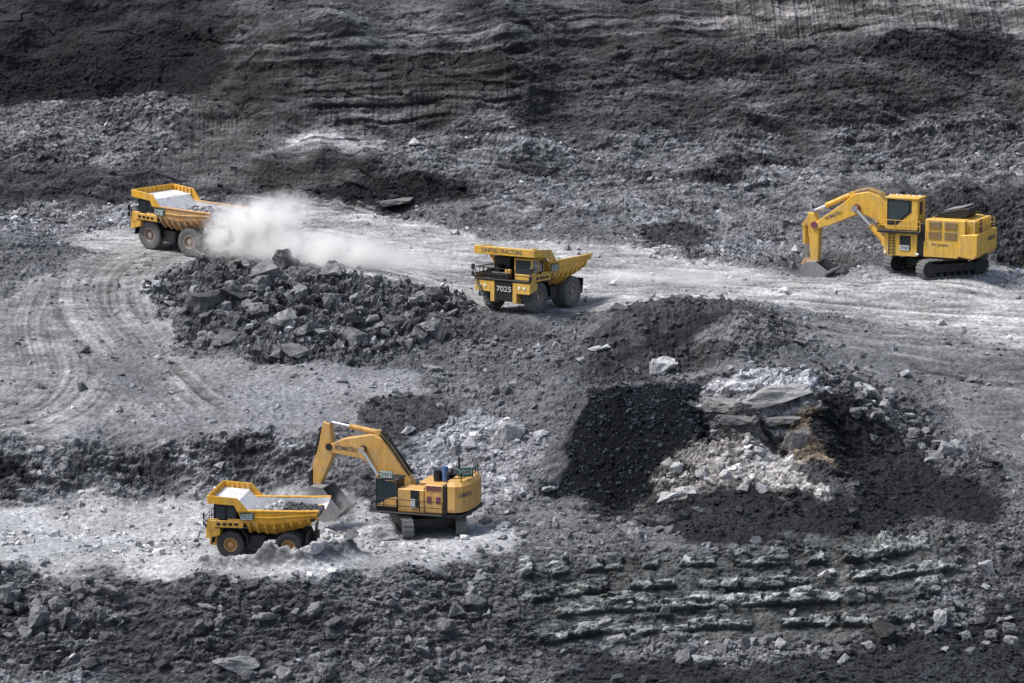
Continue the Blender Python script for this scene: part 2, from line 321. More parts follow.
for name, poly, col, *par in ZONES:
    S = poly_sdf(spots(poly)); soft = {'haul_road': 1.5, 'bench_floor': .9, 'pit_wall': 1.1}.get(name, .45)
    sd = bil(S, X + wx, Y + wy * .8)
    w = sstep(soft, -soft, sd)[..., None]
    COL += w * (np.array(col, np.float32) - COL); PAR += w * (np.array(par[:5], np.float32) - PAR)
    PIECE = np.where(w[..., 0] > .5, PIECES.index(name), PIECE)
    if name == 'coal_heap': COALW = w[..., 0].copy()
    elif 'COALW' in globals(): COALW *= 1 - .9 * w[..., 0]
    if len(par) == 6: LEDGE = w[..., 0] * 1.0
ROAD = sstep(.075, .03, PAR[..., 1]) * sstep(.16, .10, PAR[..., 0])
# wheel tracks: distance from and run along the driving lines
def track_field(uv):
    P = spots(uv)[:, :2]
    Pd = [P[0]]
    for a, b, c, d in zip(np.vstack([2 * P[:1] - P[1:2], P[:-2]]), P[:-1], P[1:], np.vstack([P[2:], 2 * P[-1:] - P[-2:-1]])):
        for t in np.linspace(0, 1, 9)[1:]:
            Pd.append(.5 * (2 * b + (c - a) * t + (2 * a - 5 * b + 4 * c - d) * t * t + (3 * b - a - 3 * c + d) * t ** 3))
    Pd = np.array(Pd); best = np.full(_GXX.shape, 1e9); sd = np.zeros_like(best); al = np.zeros_like(best); L = 0
    for a, b in zip(Pd[:-1], Pd[1:]):
        e = b - a; l = np.hypot(*e) + 1e-6
        t = np.clip(((_GXX - a[0]) * e[0] + (_GYY - a[1]) * e[1]) / l ** 2, 0, 1)
        dx = _GXX - a[0] - e[0] * t; dy = _GYY - a[1] - e[1] * t; d = dx * dx + dy * dy
        m = d < best; best = np.where(m, d, best); sd = np.where(m, np.sqrt(d) * np.sign(e[0] * dy - e[1] * dx), sd); al = np.where(m, L + t * l, al); L += l
    return sd.astype(np.float32), al.astype(np.float32)
TRK = []
for uv in ([(-150, 440), (30, 425), (90, 380), (80, 320), (110, 275), (180, 252), (300, 245)],
           [(270, 425), (210, 400), (150, 340), (120, 300), (130, 268), (180, 250)],
           [(100, 240), (250, 235), (400, 258), (600, 282), (800, 295), (1000, 310), (1200, 322)],
           [(780, 318), (900, 345), (1030, 358), (1200, 362)]):
    s, a = track_field(uv); TRK.append((bil(s, X, Y), bil(a, X, Y)))
del wx, wy
# relief
big = fbm(X * .16, Q * .16, 4, 1); med = ridged(X * .55, Q * .55, 4, 10); fine = fbm(X * 2.1, Q * 2.1, 3, 20, .6)
f1, e1, r1 = worley(X * .55 + big * .25, Q * .6, 3); f2, e2, r2 = worley(X * 1.25 + fine * .1, Q * 1.3, 5); f3, e3, r3 = worley(X * 2.7, Q * 2.8, 7)
clump = sstep(-.15, .35, fbm(X * .12, Q * .14, 3, 77))
rough, block, strata, gouge = (PAR[..., i] for i in range(4))
D = rough * (1.1 * big + .45 * med + .28 * fine)
blk = (1.0 * f1 - .35 * sstep(.14, 0, e1)) * (.35 + .65 * clump) + .62 * (f2 - .3 * sstep(.16, 0, e2)) + .34 * (f3 - .3 * sstep(.18, 0, e3))
D += block * blk
zz = Z0 - .062 * X + .16 * big + .03 * med
def layers(t, sd):
    k = np.floor(t); fr = t - k; a = _RA[_h(k.astype(np.int32), np.full(k.shape, sd, np.int32))]; b = _RA[_h(k.astype(np.int32) + 1, np.full(k.shape, sd, np.int32))]
    return a + (b - a) * sstep(.84, 1.0, fr)
l1 = layers(zz / .95, 1); l2 = layers(zz / .37 + .3 * f1, 2)
wall_w = sstep(303, 318, Y)
fA, eA, rA = worley(X * .10 + .18 * big, Q * .13 + .06 * X, 11); fB, eB, rB = worley(X * .24 + .2 * big, Q * .34 + .08 * X, 12)
D += wall_w * (.9 * fbm(X * .10 + .02 * Q, Q * .10, 3, 180) + .25 * fB + .5 * fbm(X * .06, Q * .1, 3, 170))
l3 = layers(zz / 2.6, 3); l4 = layers(zz / .23 + .15 * big, 4)
D += strata * (.55 * (l1 - .5) + .3 * (l2 - .5) + .5 * (l3 - .5)) * (.6 + .6 * clump)
# hard pale beds that stand out of the front face, split into blocks by upright joints
hard = np.zeros_like(D)
for i, (lev, th) in enumerate(((-1.25, 1.05), (-2.6, .6), (-3.9, .85), (-5.3, .55))):
    zl = Z0 - lev - .02 * X + .14 * fbm(X * .12, Q * .0 + 3 * i, 2, 190 + i) + .10 * f2
    jx = X / (1.5 + .3 * i) + i * 3.7 + .12 * fine; kx = np.floor(jx).astype(np.int32); hh_ = _h(kx, np.full(kx.shape, i, np.int32), 5)
    th_ = th * (.7 + .6 * _RA[hh_]); there = (_RB[hh_] > .2) * sstep(.0, .04, jx - kx) * sstep(1.0, .96, jx - kx)
    hard = np.maximum(hard, there * sstep(-.02, .05, zl) * sstep(th_ + .05, th_ - .02, zl) * (.55 + .6 * _RC[hh_]))
hard *= LEDGE; D += .42 * hard * (.7 + .7 * r1 + .5 * f2); del hh_, th_, there, zl, jx, kx
gz = perlin(X * 1.5 + .5 * big + Z0 * .12, Z0 * .12, 31); gz2 = perlin(X * 3.3 + .2 * Z0, Z0 * .2, 33)
D += gouge * (.35 * gz + .25 * gz2)
streak = np.zeros_like(D)
for i, (s, a) in enumerate(TRK):
    w = sstep(9, 5, np.abs(s)); st = .8 * perlin(s * .9, a * .045, 41 + i) + .6 * perlin(s * 2.4, a * .05, 45 + i) + .5 * perlin(s * 5.5, a * .07, 49 + i)
    streak = streak * (1 - w) + st * w
D += ROAD * (.11 * streak + .05 * fine)
# no relief under the machines: keep the ground they stand on level and where it was surveyed
PADS = []; TILT = {}
def pad(u, v, z, r, head=0, tilt=0): 
    p = spots([(u, v)])[0]; PADS.append((p[0], p[1], p[2] + z, r)); TILT[PADS[-1][:2]] = (R(head), math.tan(R(tilt))); return Vector(PADS[-1][:3])
SPOT_UP = pad(186, 250, 0, 6.2, 147, 3.5); SPOT_MID = pad(531, 308, 0, 6.2, -123, 1.5); SPOT_YEL = pad(936, 274, 0, 7.0); SPOT_LOW = pad(266, 553, 0, 6.5); SPOT_ORA = pad(428, 530, 0, 5.5); pad(824, 273, -.6, 3.0)
PADS.append((SPOT_YEL.x + 12.4 * math.cos(R(154)), SPOT_YEL.y + 12.4 * math.sin(R(154)), SPOT_YEL.z - .9, 3.6)); TILT[PADS[-1][:2]] = (0, 0)
Zb = Z0.copy()
for x, y, z, r in PADS:
    hd, tl = TILT[(x, y)]; tz = z + tl * ((X - x) * math.cos(hd) + (Y - y) * math.sin(hd))
    w = sstep(r * 1.35, r * .7, np.hypot(X - x, Y - y)); Zb += w * (tz - Zb); D *= (1 - .85 * w)
def ridge(uv, hgt, sig):
    global Zb
    P = spots(uv); d2 = np.full(X.shape, 1e9, np.float32)
    for a, b in zip(P[:-1], P[1:]):
        e = b - a; t = np.clip(((X - a[0]) * e[0] + (Y - a[1]) * e[1]) / (e[0] ** 2 + e[1] ** 2), 0, 1)
        d2 = np.minimum(d2, (X - a[0] - e[0] * t) ** 2 + (Y - a[1] - e[1] * t) ** 2)
    w = np.exp(-d2 / sig ** 2); Zb += hgt * w * (1 + .15 * fine + .2 * f2)
ridge([(268, 564), (300, 563), (348, 554)], 1.35, .8); ridge([(205, 565), (268, 566)], .75, .7); ridge([(350, 546), (375, 546)], .5, .7)
nx = -np.gradient(Z0, axis=1) / np.gradient(X, axis=1); ny = -np.gradient(Z0, axis=0) / np.gradient(Y, axis=0)
nx = np.clip(nx, -2.2, 2.2); ny = np.clip(ny, -2.2, 2.2)
ln = np.sqrt(nx * nx + ny * ny + 1)
edge_fade = sstep(170, 120, np.abs(X))
D *= edge_fade
VX = X + nx / ln * D; VY = Y + ny / ln * D; VZ = Zb + D / ln
# ground colour: per block, per layer, dust and painted light on the flats, coal streaks
alb = 1 + .55 * (r1 - .5) * np.clip(block * 2, 0, 1) * clump + .5 * (r2 - .5) * np.clip(block * 2.5, 0, 1) + .35 * (r3 - .5) * np.clip(block * 3, 0, 1)
alb += np.clip(strata, 0, 1) * (.9 * (l1 - .5) + .8 * (l2 - .5) + .6 * (l4 - .5))
alb *= 1 + .25 * big + .12 * fine
alb *= 1 + ROAD * (.5 * streak + .3 * fbm(X * .3, Q * .9, 3, 91))
alb *= 1 + .35 * gouge * gz2
COL += (hard * .85)[..., None] * (np.array((.2, .206, .203), np.float32) * (.7 + .6 * r2)[..., None] - COL)
hue = .015 * perlin(X * .09, Q * .09, 97)
COL = COL * np.clip(alb, .3, 2.2)[..., None]
COL[..., 0] *= 1 + hue; COL[..., 2] *= 1 - hue
# level ground lightened as dust and lit tops, steep faces darkened as if shaded
def blur(A, n):
    for _ in range(n): A = (np.roll(A, 1, 0) + np.roll(A, -1, 0) + 2 * A) / 4; A = (np.roll(A, 1, 1) + np.roll(A, -1, 1) + 2 * A) / 4
    return A
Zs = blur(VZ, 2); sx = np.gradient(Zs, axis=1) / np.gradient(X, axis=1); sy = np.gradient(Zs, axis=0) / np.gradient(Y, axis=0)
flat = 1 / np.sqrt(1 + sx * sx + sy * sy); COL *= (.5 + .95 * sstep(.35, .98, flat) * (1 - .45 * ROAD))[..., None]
COL *= (1 + wall_w * (.38 * fbm(X * .07 + .1 * Q, Q * .12, 4, 160) + .42 * perlin(X * .35, zz * 4.2, 200) + .3 * perlin(X * .9 + 2 * Q, zz * 2.2, 201) + .22 * perlin(X * 2.6, zz * 9, 202)))[..., None]
COL = np.clip(.22 * (COL / .22) ** 1.34, np.array((.0042, .005, .0066), np.float32), .6)
print('terrain', X.shape, 'Z', VZ.min(), VZ.max())

# sampler of the finished ground for everything that stands on it
ZF = VZ; _ix = np.arange(len(XS)); _iy = np.arange(len(YS))
def ground(x, y):
    fx = np.interp(x, XS, _ix); fy = np.interp(y, YS, _iy)
    ix = np.minimum(fx.astype(int), len(XS) - 2); iy = np.minimum(fy.astype(int), len(YS) - 2); dx = fx - ix; dy = fy - iy
    return (ZF[iy, ix] * (1 - dx) + ZF[iy, ix + 1] * dx) * (1 - dy) + (ZF[iy + 1, ix] * (1 - dx) + ZF[iy + 1, ix + 1] * dx) * dy
def gidx(x, y):
    return np.clip(np.round(np.interp(y, YS, _iy)).astype(int), 0, len(YS) - 1), np.clip(np.round(np.interp(x, XS, _ix)).astype(int), 0, len(XS) - 1)

def rock_material(name, bump=.5, rough=.85):
    m, n, b = new_mat(name)
    at = N(n, 'ShaderNodeAttribute', attribute_name='tint'); co = N(n, 'ShaderNodeNewGeometry').outputs['Position']
    no = N(n, 'ShaderNodeTexNoise', Scale=2.6, Detail=8.0, Roughness=.68); n.links.new(co, no.inputs['Vector'])
    nf = N(n, 'ShaderNodeTexNoise', Scale=9.0, Detail=6.0, Roughness=.7); n.links.new(co, nf.inputs['Vector'])
    vo = N(n, 'ShaderNodeTexVoronoi', Scale=4.2); n.links.new(co, vo.inputs['Vector'])
    f1 = ramp(n, no.outputs['Fac'], [(.3, .55), (.5, .95), (.7, 1.5)]); f2 = ramp(n, nf.outputs['Fac'], [(.3, .7), (.5, .97), (.72, 1.5)])
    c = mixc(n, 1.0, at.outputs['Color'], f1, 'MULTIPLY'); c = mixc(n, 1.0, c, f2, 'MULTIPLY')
    vc = ramp(n, vo.outputs['Color'], [(0, .75), (1, 1.3)]); c = mixc(n, .7, c, vc, 'MULTIPLY')
    n.links.new(c, b.inputs['Base Color']); b.inputs['Roughness'].default_value = rough; b.inputs['Specular IOR Level'].default_value = .3
    mx = N(n, 'ShaderNodeMath', operation='ADD'); n.links.new(no.outputs['Fac'], mx.inputs[0])
    m2 = N(n, 'ShaderNodeMath', operation='MULTIPLY'); n.links.new(nf.outputs['Fac'], m2.inputs[0]); m2.inputs[1].default_value = .5; n.links.new(m2.outputs[0], mx.inputs[1])
    bp = N(n, 'ShaderNodeBump', Strength=bump, Distance=.35); n.links.new(mx.outputs[0], bp.inputs['Height']); n.links.new(bp.outputs[0], b.inputs['Normal'])
    return m
M_GROUND = rock_material('broken_ground', .55); M_ROAD = rock_material('dusty_road', .3, .95); M_COAL = rock_material('coal', .6, .6); M_COAL.node_tree.nodes['Principled BSDF'].inputs['Specular IOR Level'].default_value = .08; M_ROCK = rock_material('rock', .5, .85)

def mesh_np(name, V, F4, col=None, smooth=False):
    """V (n,3), F (m,k) faces, col (n,3) per-vertex colours -> mesh"""
    me = bpy.data.meshes.new(name); k = F4.shape[1]
    me.vertices.add(len(V)); me.vertices.foreach_set('co', np.ascontiguousarray(V, np.float32).ravel())
    me.loops.add(F4.size); me.loops.foreach_set('vertex_index', np.ascontiguousarray(F4, np.int32).ravel())
    me.polygons.add(len(F4)); me.polygons.foreach_set('loop_start', np.arange(0, F4.size, k, dtype=np.int32))
    me.update(calc_edges=True)
    me.polygons.foreach_set('use_smooth', np.full(len(F4), smooth, bool))
    if col is not None:
        a = me.attributes.new('tint', 'FLOAT_COLOR', 'POINT'); rgba = np.ones((len(V), 4), np.float32); rgba[:, :3] = col; a.data.foreach_set('color', rgba.ravel())
    return me
nr, nc = X.shape
idx = np.arange(nr * nc, dtype=np.int32).reshape(nr, nc)
quads = np.stack([idx[:-1, :-1], idx[:-1, 1:], idx[1:, 1:], idx[1:, :-1]], -1).reshape(-1, 4)
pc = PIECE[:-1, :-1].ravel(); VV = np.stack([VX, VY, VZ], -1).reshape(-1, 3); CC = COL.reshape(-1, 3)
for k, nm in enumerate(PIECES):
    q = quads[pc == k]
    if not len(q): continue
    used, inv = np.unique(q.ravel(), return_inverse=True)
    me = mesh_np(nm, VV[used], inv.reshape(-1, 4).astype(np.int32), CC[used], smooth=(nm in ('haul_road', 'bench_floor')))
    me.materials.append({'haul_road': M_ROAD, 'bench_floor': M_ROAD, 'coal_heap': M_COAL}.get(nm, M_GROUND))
    o = bpy.data.objects.new(nm, me); C.objects.link(o); o['kind'] = 'structure'
# land all round, out to the horizon
me = bpy.data.meshes.new('land'); bm = bmesh.new()
ring_in = [(-177, 76), (177, 76), (177, 499), (-177, 499)]; ring_out = [(-2500, -2500), (2500, -2500), (2500, 2500), (-2500, 2500)]
vi = [bm.verts.new((x, y, -9.6 if y < 100 else 67)) for x, y in ring_in]; vo_ = [bm.verts.new((x, y, -12 if y < 100 else 60)) for x, y in ring_out]
for i in range(4): bm.faces.new((vo_[i], vo_[(i + 1) % 4], vi[(i + 1) % 4], vi[i]))
bm.to_mesh(me); bm.free(); a = me.attributes.new('tint', 'FLOAT_COLOR', 'POINT'); a.data.foreach_set('color', [.1, .1, .1, 1] * 8)
me.materials.append(M_GROUND); o = bpy.data.objects.new('terrain', me); C.objects.link(o); o['kind'] = 'structure'
# ------------------------------------------------------------------ rocks
def hull(npts, seed, sq=(1, 1, 1), rnd=.35):
    r = random.Random(seed); bm = bmesh.new()
    for i in range(npts):
        v = Vector((r.gauss(0, 1), r.gauss(0, 1), r.gauss(0, 1))).normalized()
        b = Vector((max(-.62, min(.62, v.x)), max(-.62, min(.62, v.y)), max(-.62, min(.62, v.z)))) * 1.3
        v = b * (1 - rnd) + v * rnd; v *= r.uniform(.85, 1.1)
        bm.verts.new((v.x * sq[0], v.y * sq[1], v.z * sq[2]))
    res = bmesh.ops.convex_hull(bm, input=bm.verts)
    bmesh.ops.delete(bm, geom=[g for g in res['geom_interior'] if isinstance(g, bmesh.types.BMVert)], context='VERTS')
    loose = [v for v in bm.verts if not v.link_faces]
    if loose: bmesh.ops.delete(bm, geom=loose, context='VERTS')
    bmesh.ops.triangulate(bm, faces=bm.faces); bm.verts.ensure_lookup_table()
    return bm
TPL = []
for i in range(14):
    bm = hull(11, 100 + i, (1, .8 + .03 * (i % 5), .5 + .05 * (i % 6)))
    bm.verts.index_update()
    TPL.append((np.array([v.co[:] for v in bm.verts], np.float32), np.array([[v.index for v in f.verts] for f in bm.faces], np.int32))); bm.free()
def rotmats(n, tilt):
    a = rng.random(n) * 2 * np.pi; b = rng.normal(0, tilt, n); c = rng.normal(0, tilt, n)
    z = np.zeros(n); o = np.ones(n)
    Rz = np.stack([np.cos(a), -np.sin(a), z, np.sin(a), np.cos(a), z, z, z, o], -1).reshape(n, 3, 3)
    Rx = np.stack([o, z, z, z, np.cos(b), -np.sin(b), z, np.sin(b), np.cos(b)], -1).reshape(n, 3, 3)
    Ry = np.stack([np.cos(c), z, np.sin(c), z, o, z, -np.sin(c), z, np.cos(c)], -1).reshape(n, 3, 3)
    return Rz @ Rx @ Ry
def scatter(n, smin, smax, power, wfun, light=(.7, 1.9)):
    x = rng.uniform(-60, 60, n); y = rng.uniform(206, 358, n)
    iy, ix = gidx(x, y); w = wfun(iy, ix)
    keep = rng.random(n) < w; x, y, iy, ix = x[keep], y[keep], iy[keep], ix[keep]
    m = len(x); s = smin * (1 - rng.random(m) * (1 - (smin / smax) ** power)) ** (-1 / power)
    pick = np.zeros(m, bool) | True
    for px, py, pz, pr in PADS: pick &= ~((np.hypot(x - px, y - py) < pr * .95) & (s > .18))
    x, y, s, iy, ix = x[pick], y[pick], s[pick], iy[pick], ix[pick]; m = len(x)
    # real displaced spot of the ground vertex under each stone
    P = np.stack([VX[iy, ix], VY[iy, ix], VZ[iy, ix]], -1); P[:, 2] += s * .18
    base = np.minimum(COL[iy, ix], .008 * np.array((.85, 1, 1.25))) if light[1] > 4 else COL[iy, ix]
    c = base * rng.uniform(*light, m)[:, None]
    c = np.clip(c + rng.normal(0, .008, m)[:, None], np.array((.005, .006, .0078)), .6)
    return P, s, c
def stones_mesh(name, P, s, c, mat, tilt=.5):
    n = len(P); Rm = rotmats(n, tilt); sc = s[:, None] * rng.uniform(.7, 1.3, (n, 3)); t = rng.integers(0, len(TPL), n)
    Vs, Fs, Cs, off = [], [], [], 0
    for k, (tv, tf) in enumerate(TPL):
        sel = np.where(t == k)[0]
        if not len(sel): continue
        v = np.einsum('nij,nkj->nki', Rm[sel], tv[None] * sc[sel][:, None, :]) + P[sel][:, None, :]
        f = tf[None] + (np.arange(len(sel)) * len(tv))[:, None, None] + off
        Vs.append(v.reshape(-1, 3)); Fs.append(f.reshape(-1, 3)); Cs.append(np.repeat(c[sel], len(tv), 0)); off += len(sel) * len(tv)
    me = mesh_np(name, np.concatenate(Vs), np.concatenate(Fs), np.concatenate(Cs)); me.materials.append(mat)
    o = bpy.data.objects.new(name, me); C.objects.link(o); o['kind'] = 'stuff'; return o
DENS = PAR[..., 4]; coal_i = PIECES.index('coal_heap')
slope_boost = np.clip(ln, 1, 1.8)
P, s, c = scatter(330000, .09, .42, 1.7, lambda iy, ix: np.where(PIECE[iy, ix] == coal_i, 0, np.clip(DENS[iy, ix] * slope_boost[iy, ix] * (.35 + 1.0 * clump[iy, ix]) * .20, 0, 1)))
print('stones', len(P))
stones_mesh('rubble', P, s, c, M_ROCK)
P, s, c = scatter(22000, .32, .8, 2.2, lambda iy, ix: np.where(PIECE[iy, ix] == coal_i, 0, np.clip(DENS[iy, ix] * (.2 + 1.2 * clump[iy, ix]) * .2, 0, 1)), (.8, 2.4))
print('larger stones', len(P))
stones_mesh('broken_rock', P, s, c, M_ROCK, .4)
P, s, c = scatter(420000, .07, .34, 1.7, lambda iy, ix: np.clip(COALW[iy, ix] * 1.1, 0, .9), (.3, 13.0))  # wide tint spread: the coal's sparkle painted in as paler lumps
print('coal', len(P))
stones_mesh('coal_lumps', P, s, c, M_COAL, .8)

M_BOULDER, n_, b_ = new_mat('boulder_stone')
oi = N(n_, 'ShaderNodeObjectInfo'); tc = N(n_, 'ShaderNodeTexCoord')
no = N(n_, 'ShaderNodeTexNoise', Scale=2.2, Detail=8.0, Roughness=.65); n_.links.new(tc.outputs['Object'], no.inputs['Vector'])
nf = N(n_, 'ShaderNodeTexNoise', Scale=9.0, Detail=5.0, Roughness=.7); n_.links.new(tc.outputs['Object'], nf.inputs['Vector'])
c_ = mixc(n_, 1.0, oi.outputs['Color'], ramp(n_, no.outputs['Fac'], [(.3, .6), (.5, .95), (.7, 1.4)]), 'MULTIPLY'); c_ = mixc(n_, .8, c_, ramp(n_, nf.outputs['Fac'], [(.3, .7), (.7, 1.35)]), 'MULTIPLY')
n_.links.new(c_, b_.inputs['Base Color']); b_.inputs['Roughness'].default_value = .85; b_.inputs['Specular IOR Level'].default_value = .3
bp = N(n_, 'ShaderNodeBump', Strength=.6, Distance=.2); n_.links.new(nf.outputs['Fac'], bp.inputs['Height']); n_.links.new(bp.outputs[0], b_.inputs['Normal'])
BMESH = []
from mathutils import noise as mnoise
for i in range(12):
    bm = hull(15 + i % 4, 300 + i, (1, .85, [.75, .55, .9, .35][i % 4]), .3)
    bmesh.ops.subdivide_edges(bm, edges=bm.edges, cuts=3, use_grid_fill=True)
    bm.normal_update()
    for v in bm.verts:
        p = v.co * 2.2 + Vector((i * 7.1, 0, 0)); v.co += v.normal * (.10 * mnoise.fractal(p, .8, 2.0, 4) + .05 * mnoise.cell(p * 1.7))
    me = bpy.data.meshes.new('boulder'); bm.to_mesh(me); bm.free(); me.materials.append(M_BOULDER); BMESH.append(me)
def boulder(p, s, tint, label, group=None, k=None, rot=None, name='boulder'):
    o = bpy.data.objects.new(name, BMESH[random.randrange(12) if k is None else k]); C.objects.link(o)
    o.location = p; o.scale = s if hasattr(s, '__len__') else (s * random.uniform(.85, 1.2), s * random.uniform(.8, 1.1), s * random.uniform(.75, 1.1))
    o.rotation_euler = rot or (random.gauss(0, .3), random.gauss(0, .3), random.random() * 6.28); o.color = (*tint, 1)
    tag(o, label, 'boulder' if name == 'boulder' else 'rock slab', group, 'thing'); return o
def on_ground(u, v, lift=0.0):
    """spot of the finished ground on that sight line"""
    d = ray(u, v); d = d / d[1]; ys = np.arange(200, 374, .1); z = CAM_H + d[2] * ys; g = ground(d[0] * ys, ys); k = int(np.argmax(z < g))
    return Vector((d[0] * ys[k], ys[k], g[k] + lift))
g3 = lambda v, w=0.0: (v * (1 + w), v, v * (1.01 - w))
# the ones that can be told apart
NOTED = [
 (511, 438, (1.55, 1.3, 1.6), .36, 0, (.1, .05, .6), 'single squarish grey boulder on the rubble slope above and right of the orange excavator'),
 (206, 311, (2.5, 1.7, 1.9), .085, 2, (.05, -.1, .3), 'biggest dark block in the rock berm, flat faced, on the left end of the berm'),
 (238, 298, (2.2, 1.4, 1.0), .09, 1, (-.2, .1, .2), 'long dark slab capping the berm just right of its biggest dark block'),
 (284, 326, (1.3, 1.0, 1.0), .11, 4, None, 'rounded dark boulder halfway up the middle of the rock berm'),
 (298, 322, (1.3, .8, .7), .16, 5, None, 'brownish grey tilted slab beside the rounded boulder in the middle of the berm'),
 (371, 331, (1.6, .9, .5), .2, 3, (.1, -.35, .5), 'pale tilted slab near the right end of the rock berm'),
 (600, 350, (1.3, .9, .5), .42, 3, (0, -.2, .4), 'pale oval slab lying on the slope below and right of the middle dump truck'),
 (583, 362, (.7, .7, .5), .32, 1, None, 'smaller pale stone just below the pale oval slab on the central slope'),
 (660, 372, (1.8, 1.1, 1.3), .4, 4, (.2, -.3, .2), 'whitish crumbling rock lump at the foot of the dark mound'),
 (408, 432, (.8, .6, .6), .38, 8, None, 'white stone on the slope just above the orange excavator boom'),
 (322, 428, (.6, .5, .4), .42, 0, None, 'white stone at the edge of the bank just above the raised excavator arm'),
 (238, 668, (2.1, 1.3, 1.1), .2, 1, (.1, .05, .1), 'largest flat topped grey block at the bottom edge below the lower truck'),
 (266, 617, (1.25, .9, .8), .2, 5, (.1, 0, .2), 'lone flat grey block on the front slope below the lower truck'),
 (207, 608, (.9, .7, .35), .22, 3, (.1, .1, .3), 'thin pale slab lying on the front slope left of the lone flat block'),
 (455, 614, (.9, .8, .9), .16, 4, (.4, .2, .7), 'left one of a pair of tilted grey slabs on the middle of the front slope'),
 (476, 606, (1.0, .7, .8), .16, 0, (-.4, .4, .2), 'right one of a pair of tilted grey slabs on the middle of the front slope'),
 (690, 492, (.95, .8, .7), .5, 8, None, 'whitest boulder on the pale scree of the spoil heap'),
 (668, 500, (1.3, .9, .8), .42, 4, None, 'whitish boulder at the left foot of the pale scree, beside the coal heap'),
 (698, 511, (1.0, .7, .6), .33, 5, None, 'pale boulder at the bottom of the pale scree beside the dark foot'),
 (724, 476, (.8, .6, .6), .45, 0, None, 'pale boulder in the middle of the pale scree'),
 (550, 492, (1.0, .7, .6), .3, 9, None, 'pale rounded boulder at the left foot of the black coal heap'),
 (706, 664, (1.3, .8, .8), .28, 4, None, 'light squared block at the foot of the layered front face'),
 (684, 660, (1.2, .9, .9), .14, 8, None, 'darker block left of the light squared block at the foot of the front face'),
 (826, 577, (.9, .45, .45), .5, 3, (.2, -.4, .3), 'small white slab stuck in the gully of the layered front face'),
 (885, 640, (1.6, 1.2, 1.2), .03, 2, None, 'black lump of coal at the bottom right of the front face'),
 (988, 572, (.9, .9, 1.0), .36, 4, None, 'pale boulder high on the right end of the front face'),
 (940, 622, (.9, .8, 1.0), .34, 8, None, 'pale boulder low on the right end of the front face'),
 (382, 540, (1.7, 1.0, 1.0), .28, 4, (.1, .2, .3), 'broad grey rock in front of the tracks of the orange excavator'),
 (314, 552, (1.0, .5, 1.3), .48, 5, (.1, -.5, .3), 'white pointed rock in front of the rear wheels of the lower truck'),
 (862, 392, (1.5, .9, .9), .45, 4, (0, .2, .2), 'whitish block near the crest on the right of the spoil heap'),
]
for u, v, s, t, k, rot, lab in NOTED: boulder(on_ground(u, v, s[2] * .25), s, g3(t), lab, None, k, rot)
for u, v, s, t, rot, lab in [
 (772, 400, (4.3, 2.2, 1.45), .30, (.06, -.05, .12), 'thick pale rock slab jutting out at the top of the spoil heap'),
 (722, 408, (2.3, 1.6, 1.1), .24, (.05, .08, -.2), 'pale rock slab next to the thick one, overhanging the coal heap'),
 (735, 424, (2.0, 1.3, .7), .15, (.0, .1, .1), 'darker grey slab under the pale overhanging slabs'),
 (782, 424, (2.4, 1.2, .6), .2, (.06, -.08, .2), 'thin grey slab wedged under the thick pale slab'),
 (800, 443, (1.7, 1.2, 1.6), .19, (.0, -.1, .4), 'brown stained slab below the pale overhanging slabs'),
 (855, 385, (1.6, 1.0, 1.2), .2, (.1, .2, .5), 'grey slab leaning on the right shoulder of the spoil heap'),
 (395, 205, (2.6, 1.2, .6), .16, (.05, -.1, .1), 'long low grey slab at the foot of the pit wall below the coal seam')]:
    boulder(on_ground(u, v, .25), s, (t * 1.04, t, t * .97), lab, None, 8 if s[0] > 4 else 0, rot, 'rock_slab')
# the many that cannot
def field(n, poly, smin, smax, tints, label, group, k=None, near=False):
    S = spots(poly)[:, :2]; x0, y0 = S.min(0); x1, y1 = S.max(0); c = 0; tries = 0
    while c < n and tries < 9000:
        tries += 1
        x, y = random.uniform(x0, x1), random.uniform(y0, y1); ins = False
        for i in range(len(S)):
            (ax, ay), (bx, by) = S[i], S[i - 1]
            if (ay > y) != (by > y) and x < (bx - ax) * (y - ay) / (by - ay) + ax: ins = not ins
        if not ins or not near and any(math.hypot(x - px, y - py) < pr * .95 for px, py, pz, pr in PADS): continue
        s = smin * (smax / smin) ** (random.random() ** 1.8); iy, ix = gidx(np.array([x]), np.array([y]))
        boulder((VX[iy[0], ix[0]], VY[iy[0], ix[0]], VZ[iy[0], ix[0]] + s * .2), s, g3(random.uniform(*tints)), label, group, k); c += 1
field(90, [(155, 290), (200, 262), (330, 276), (470, 298), (440, 340), (360, 362), (280, 366), (180, 345)], .55, 1.8, (.08, .25), 'broken dark grey boulder piled in the rock berm beside the upper haul road', 'boulders of the rock berm')
field(26, [(0, 582), (110, 582), (125, 640), (0, 650)], .5, 1.3, (.1, .22), 'grey boulder on the layered left end of the front face', 'boulders on the left end of the front face')
field(34, [(190, 650), (250, 600), (420, 610), (520, 640), (480, 683), (190, 683)], .4, .95, (.1, .22), 'grey stone block on the rubble of the middle front slope', 'blocks on the middle front slope')
field(30, [(640, 645), (880, 645), (1010, 560), (1020, 650), (760, 672)], .4, .8, (.12, .34), 'grey boulder in the scree below the layered front face', 'boulders in the scree below the front face')
field(22, [(660, 480), (750, 432), (800, 455), (770, 490), (680, 512)], .4, .75, (.25, .42), 'pale boulder on the light scree of the spoil heap', 'boulders on the pale scree')
field(34, [(830, 385), (900, 400), (960, 450), (930, 465), (860, 430)], .5, 1.3, (.1, .32), 'angular grey boulder on the right flank of the spoil heap', 'boulders on the right flank of the spoil heap')
field(22, [(430, 330), (560, 330), (570, 400), (440, 410), (380, 390)], .4, .85, (.1, .28), 'grey boulder on the rough central slope between berm and dark mound', 'boulders on the central slope')
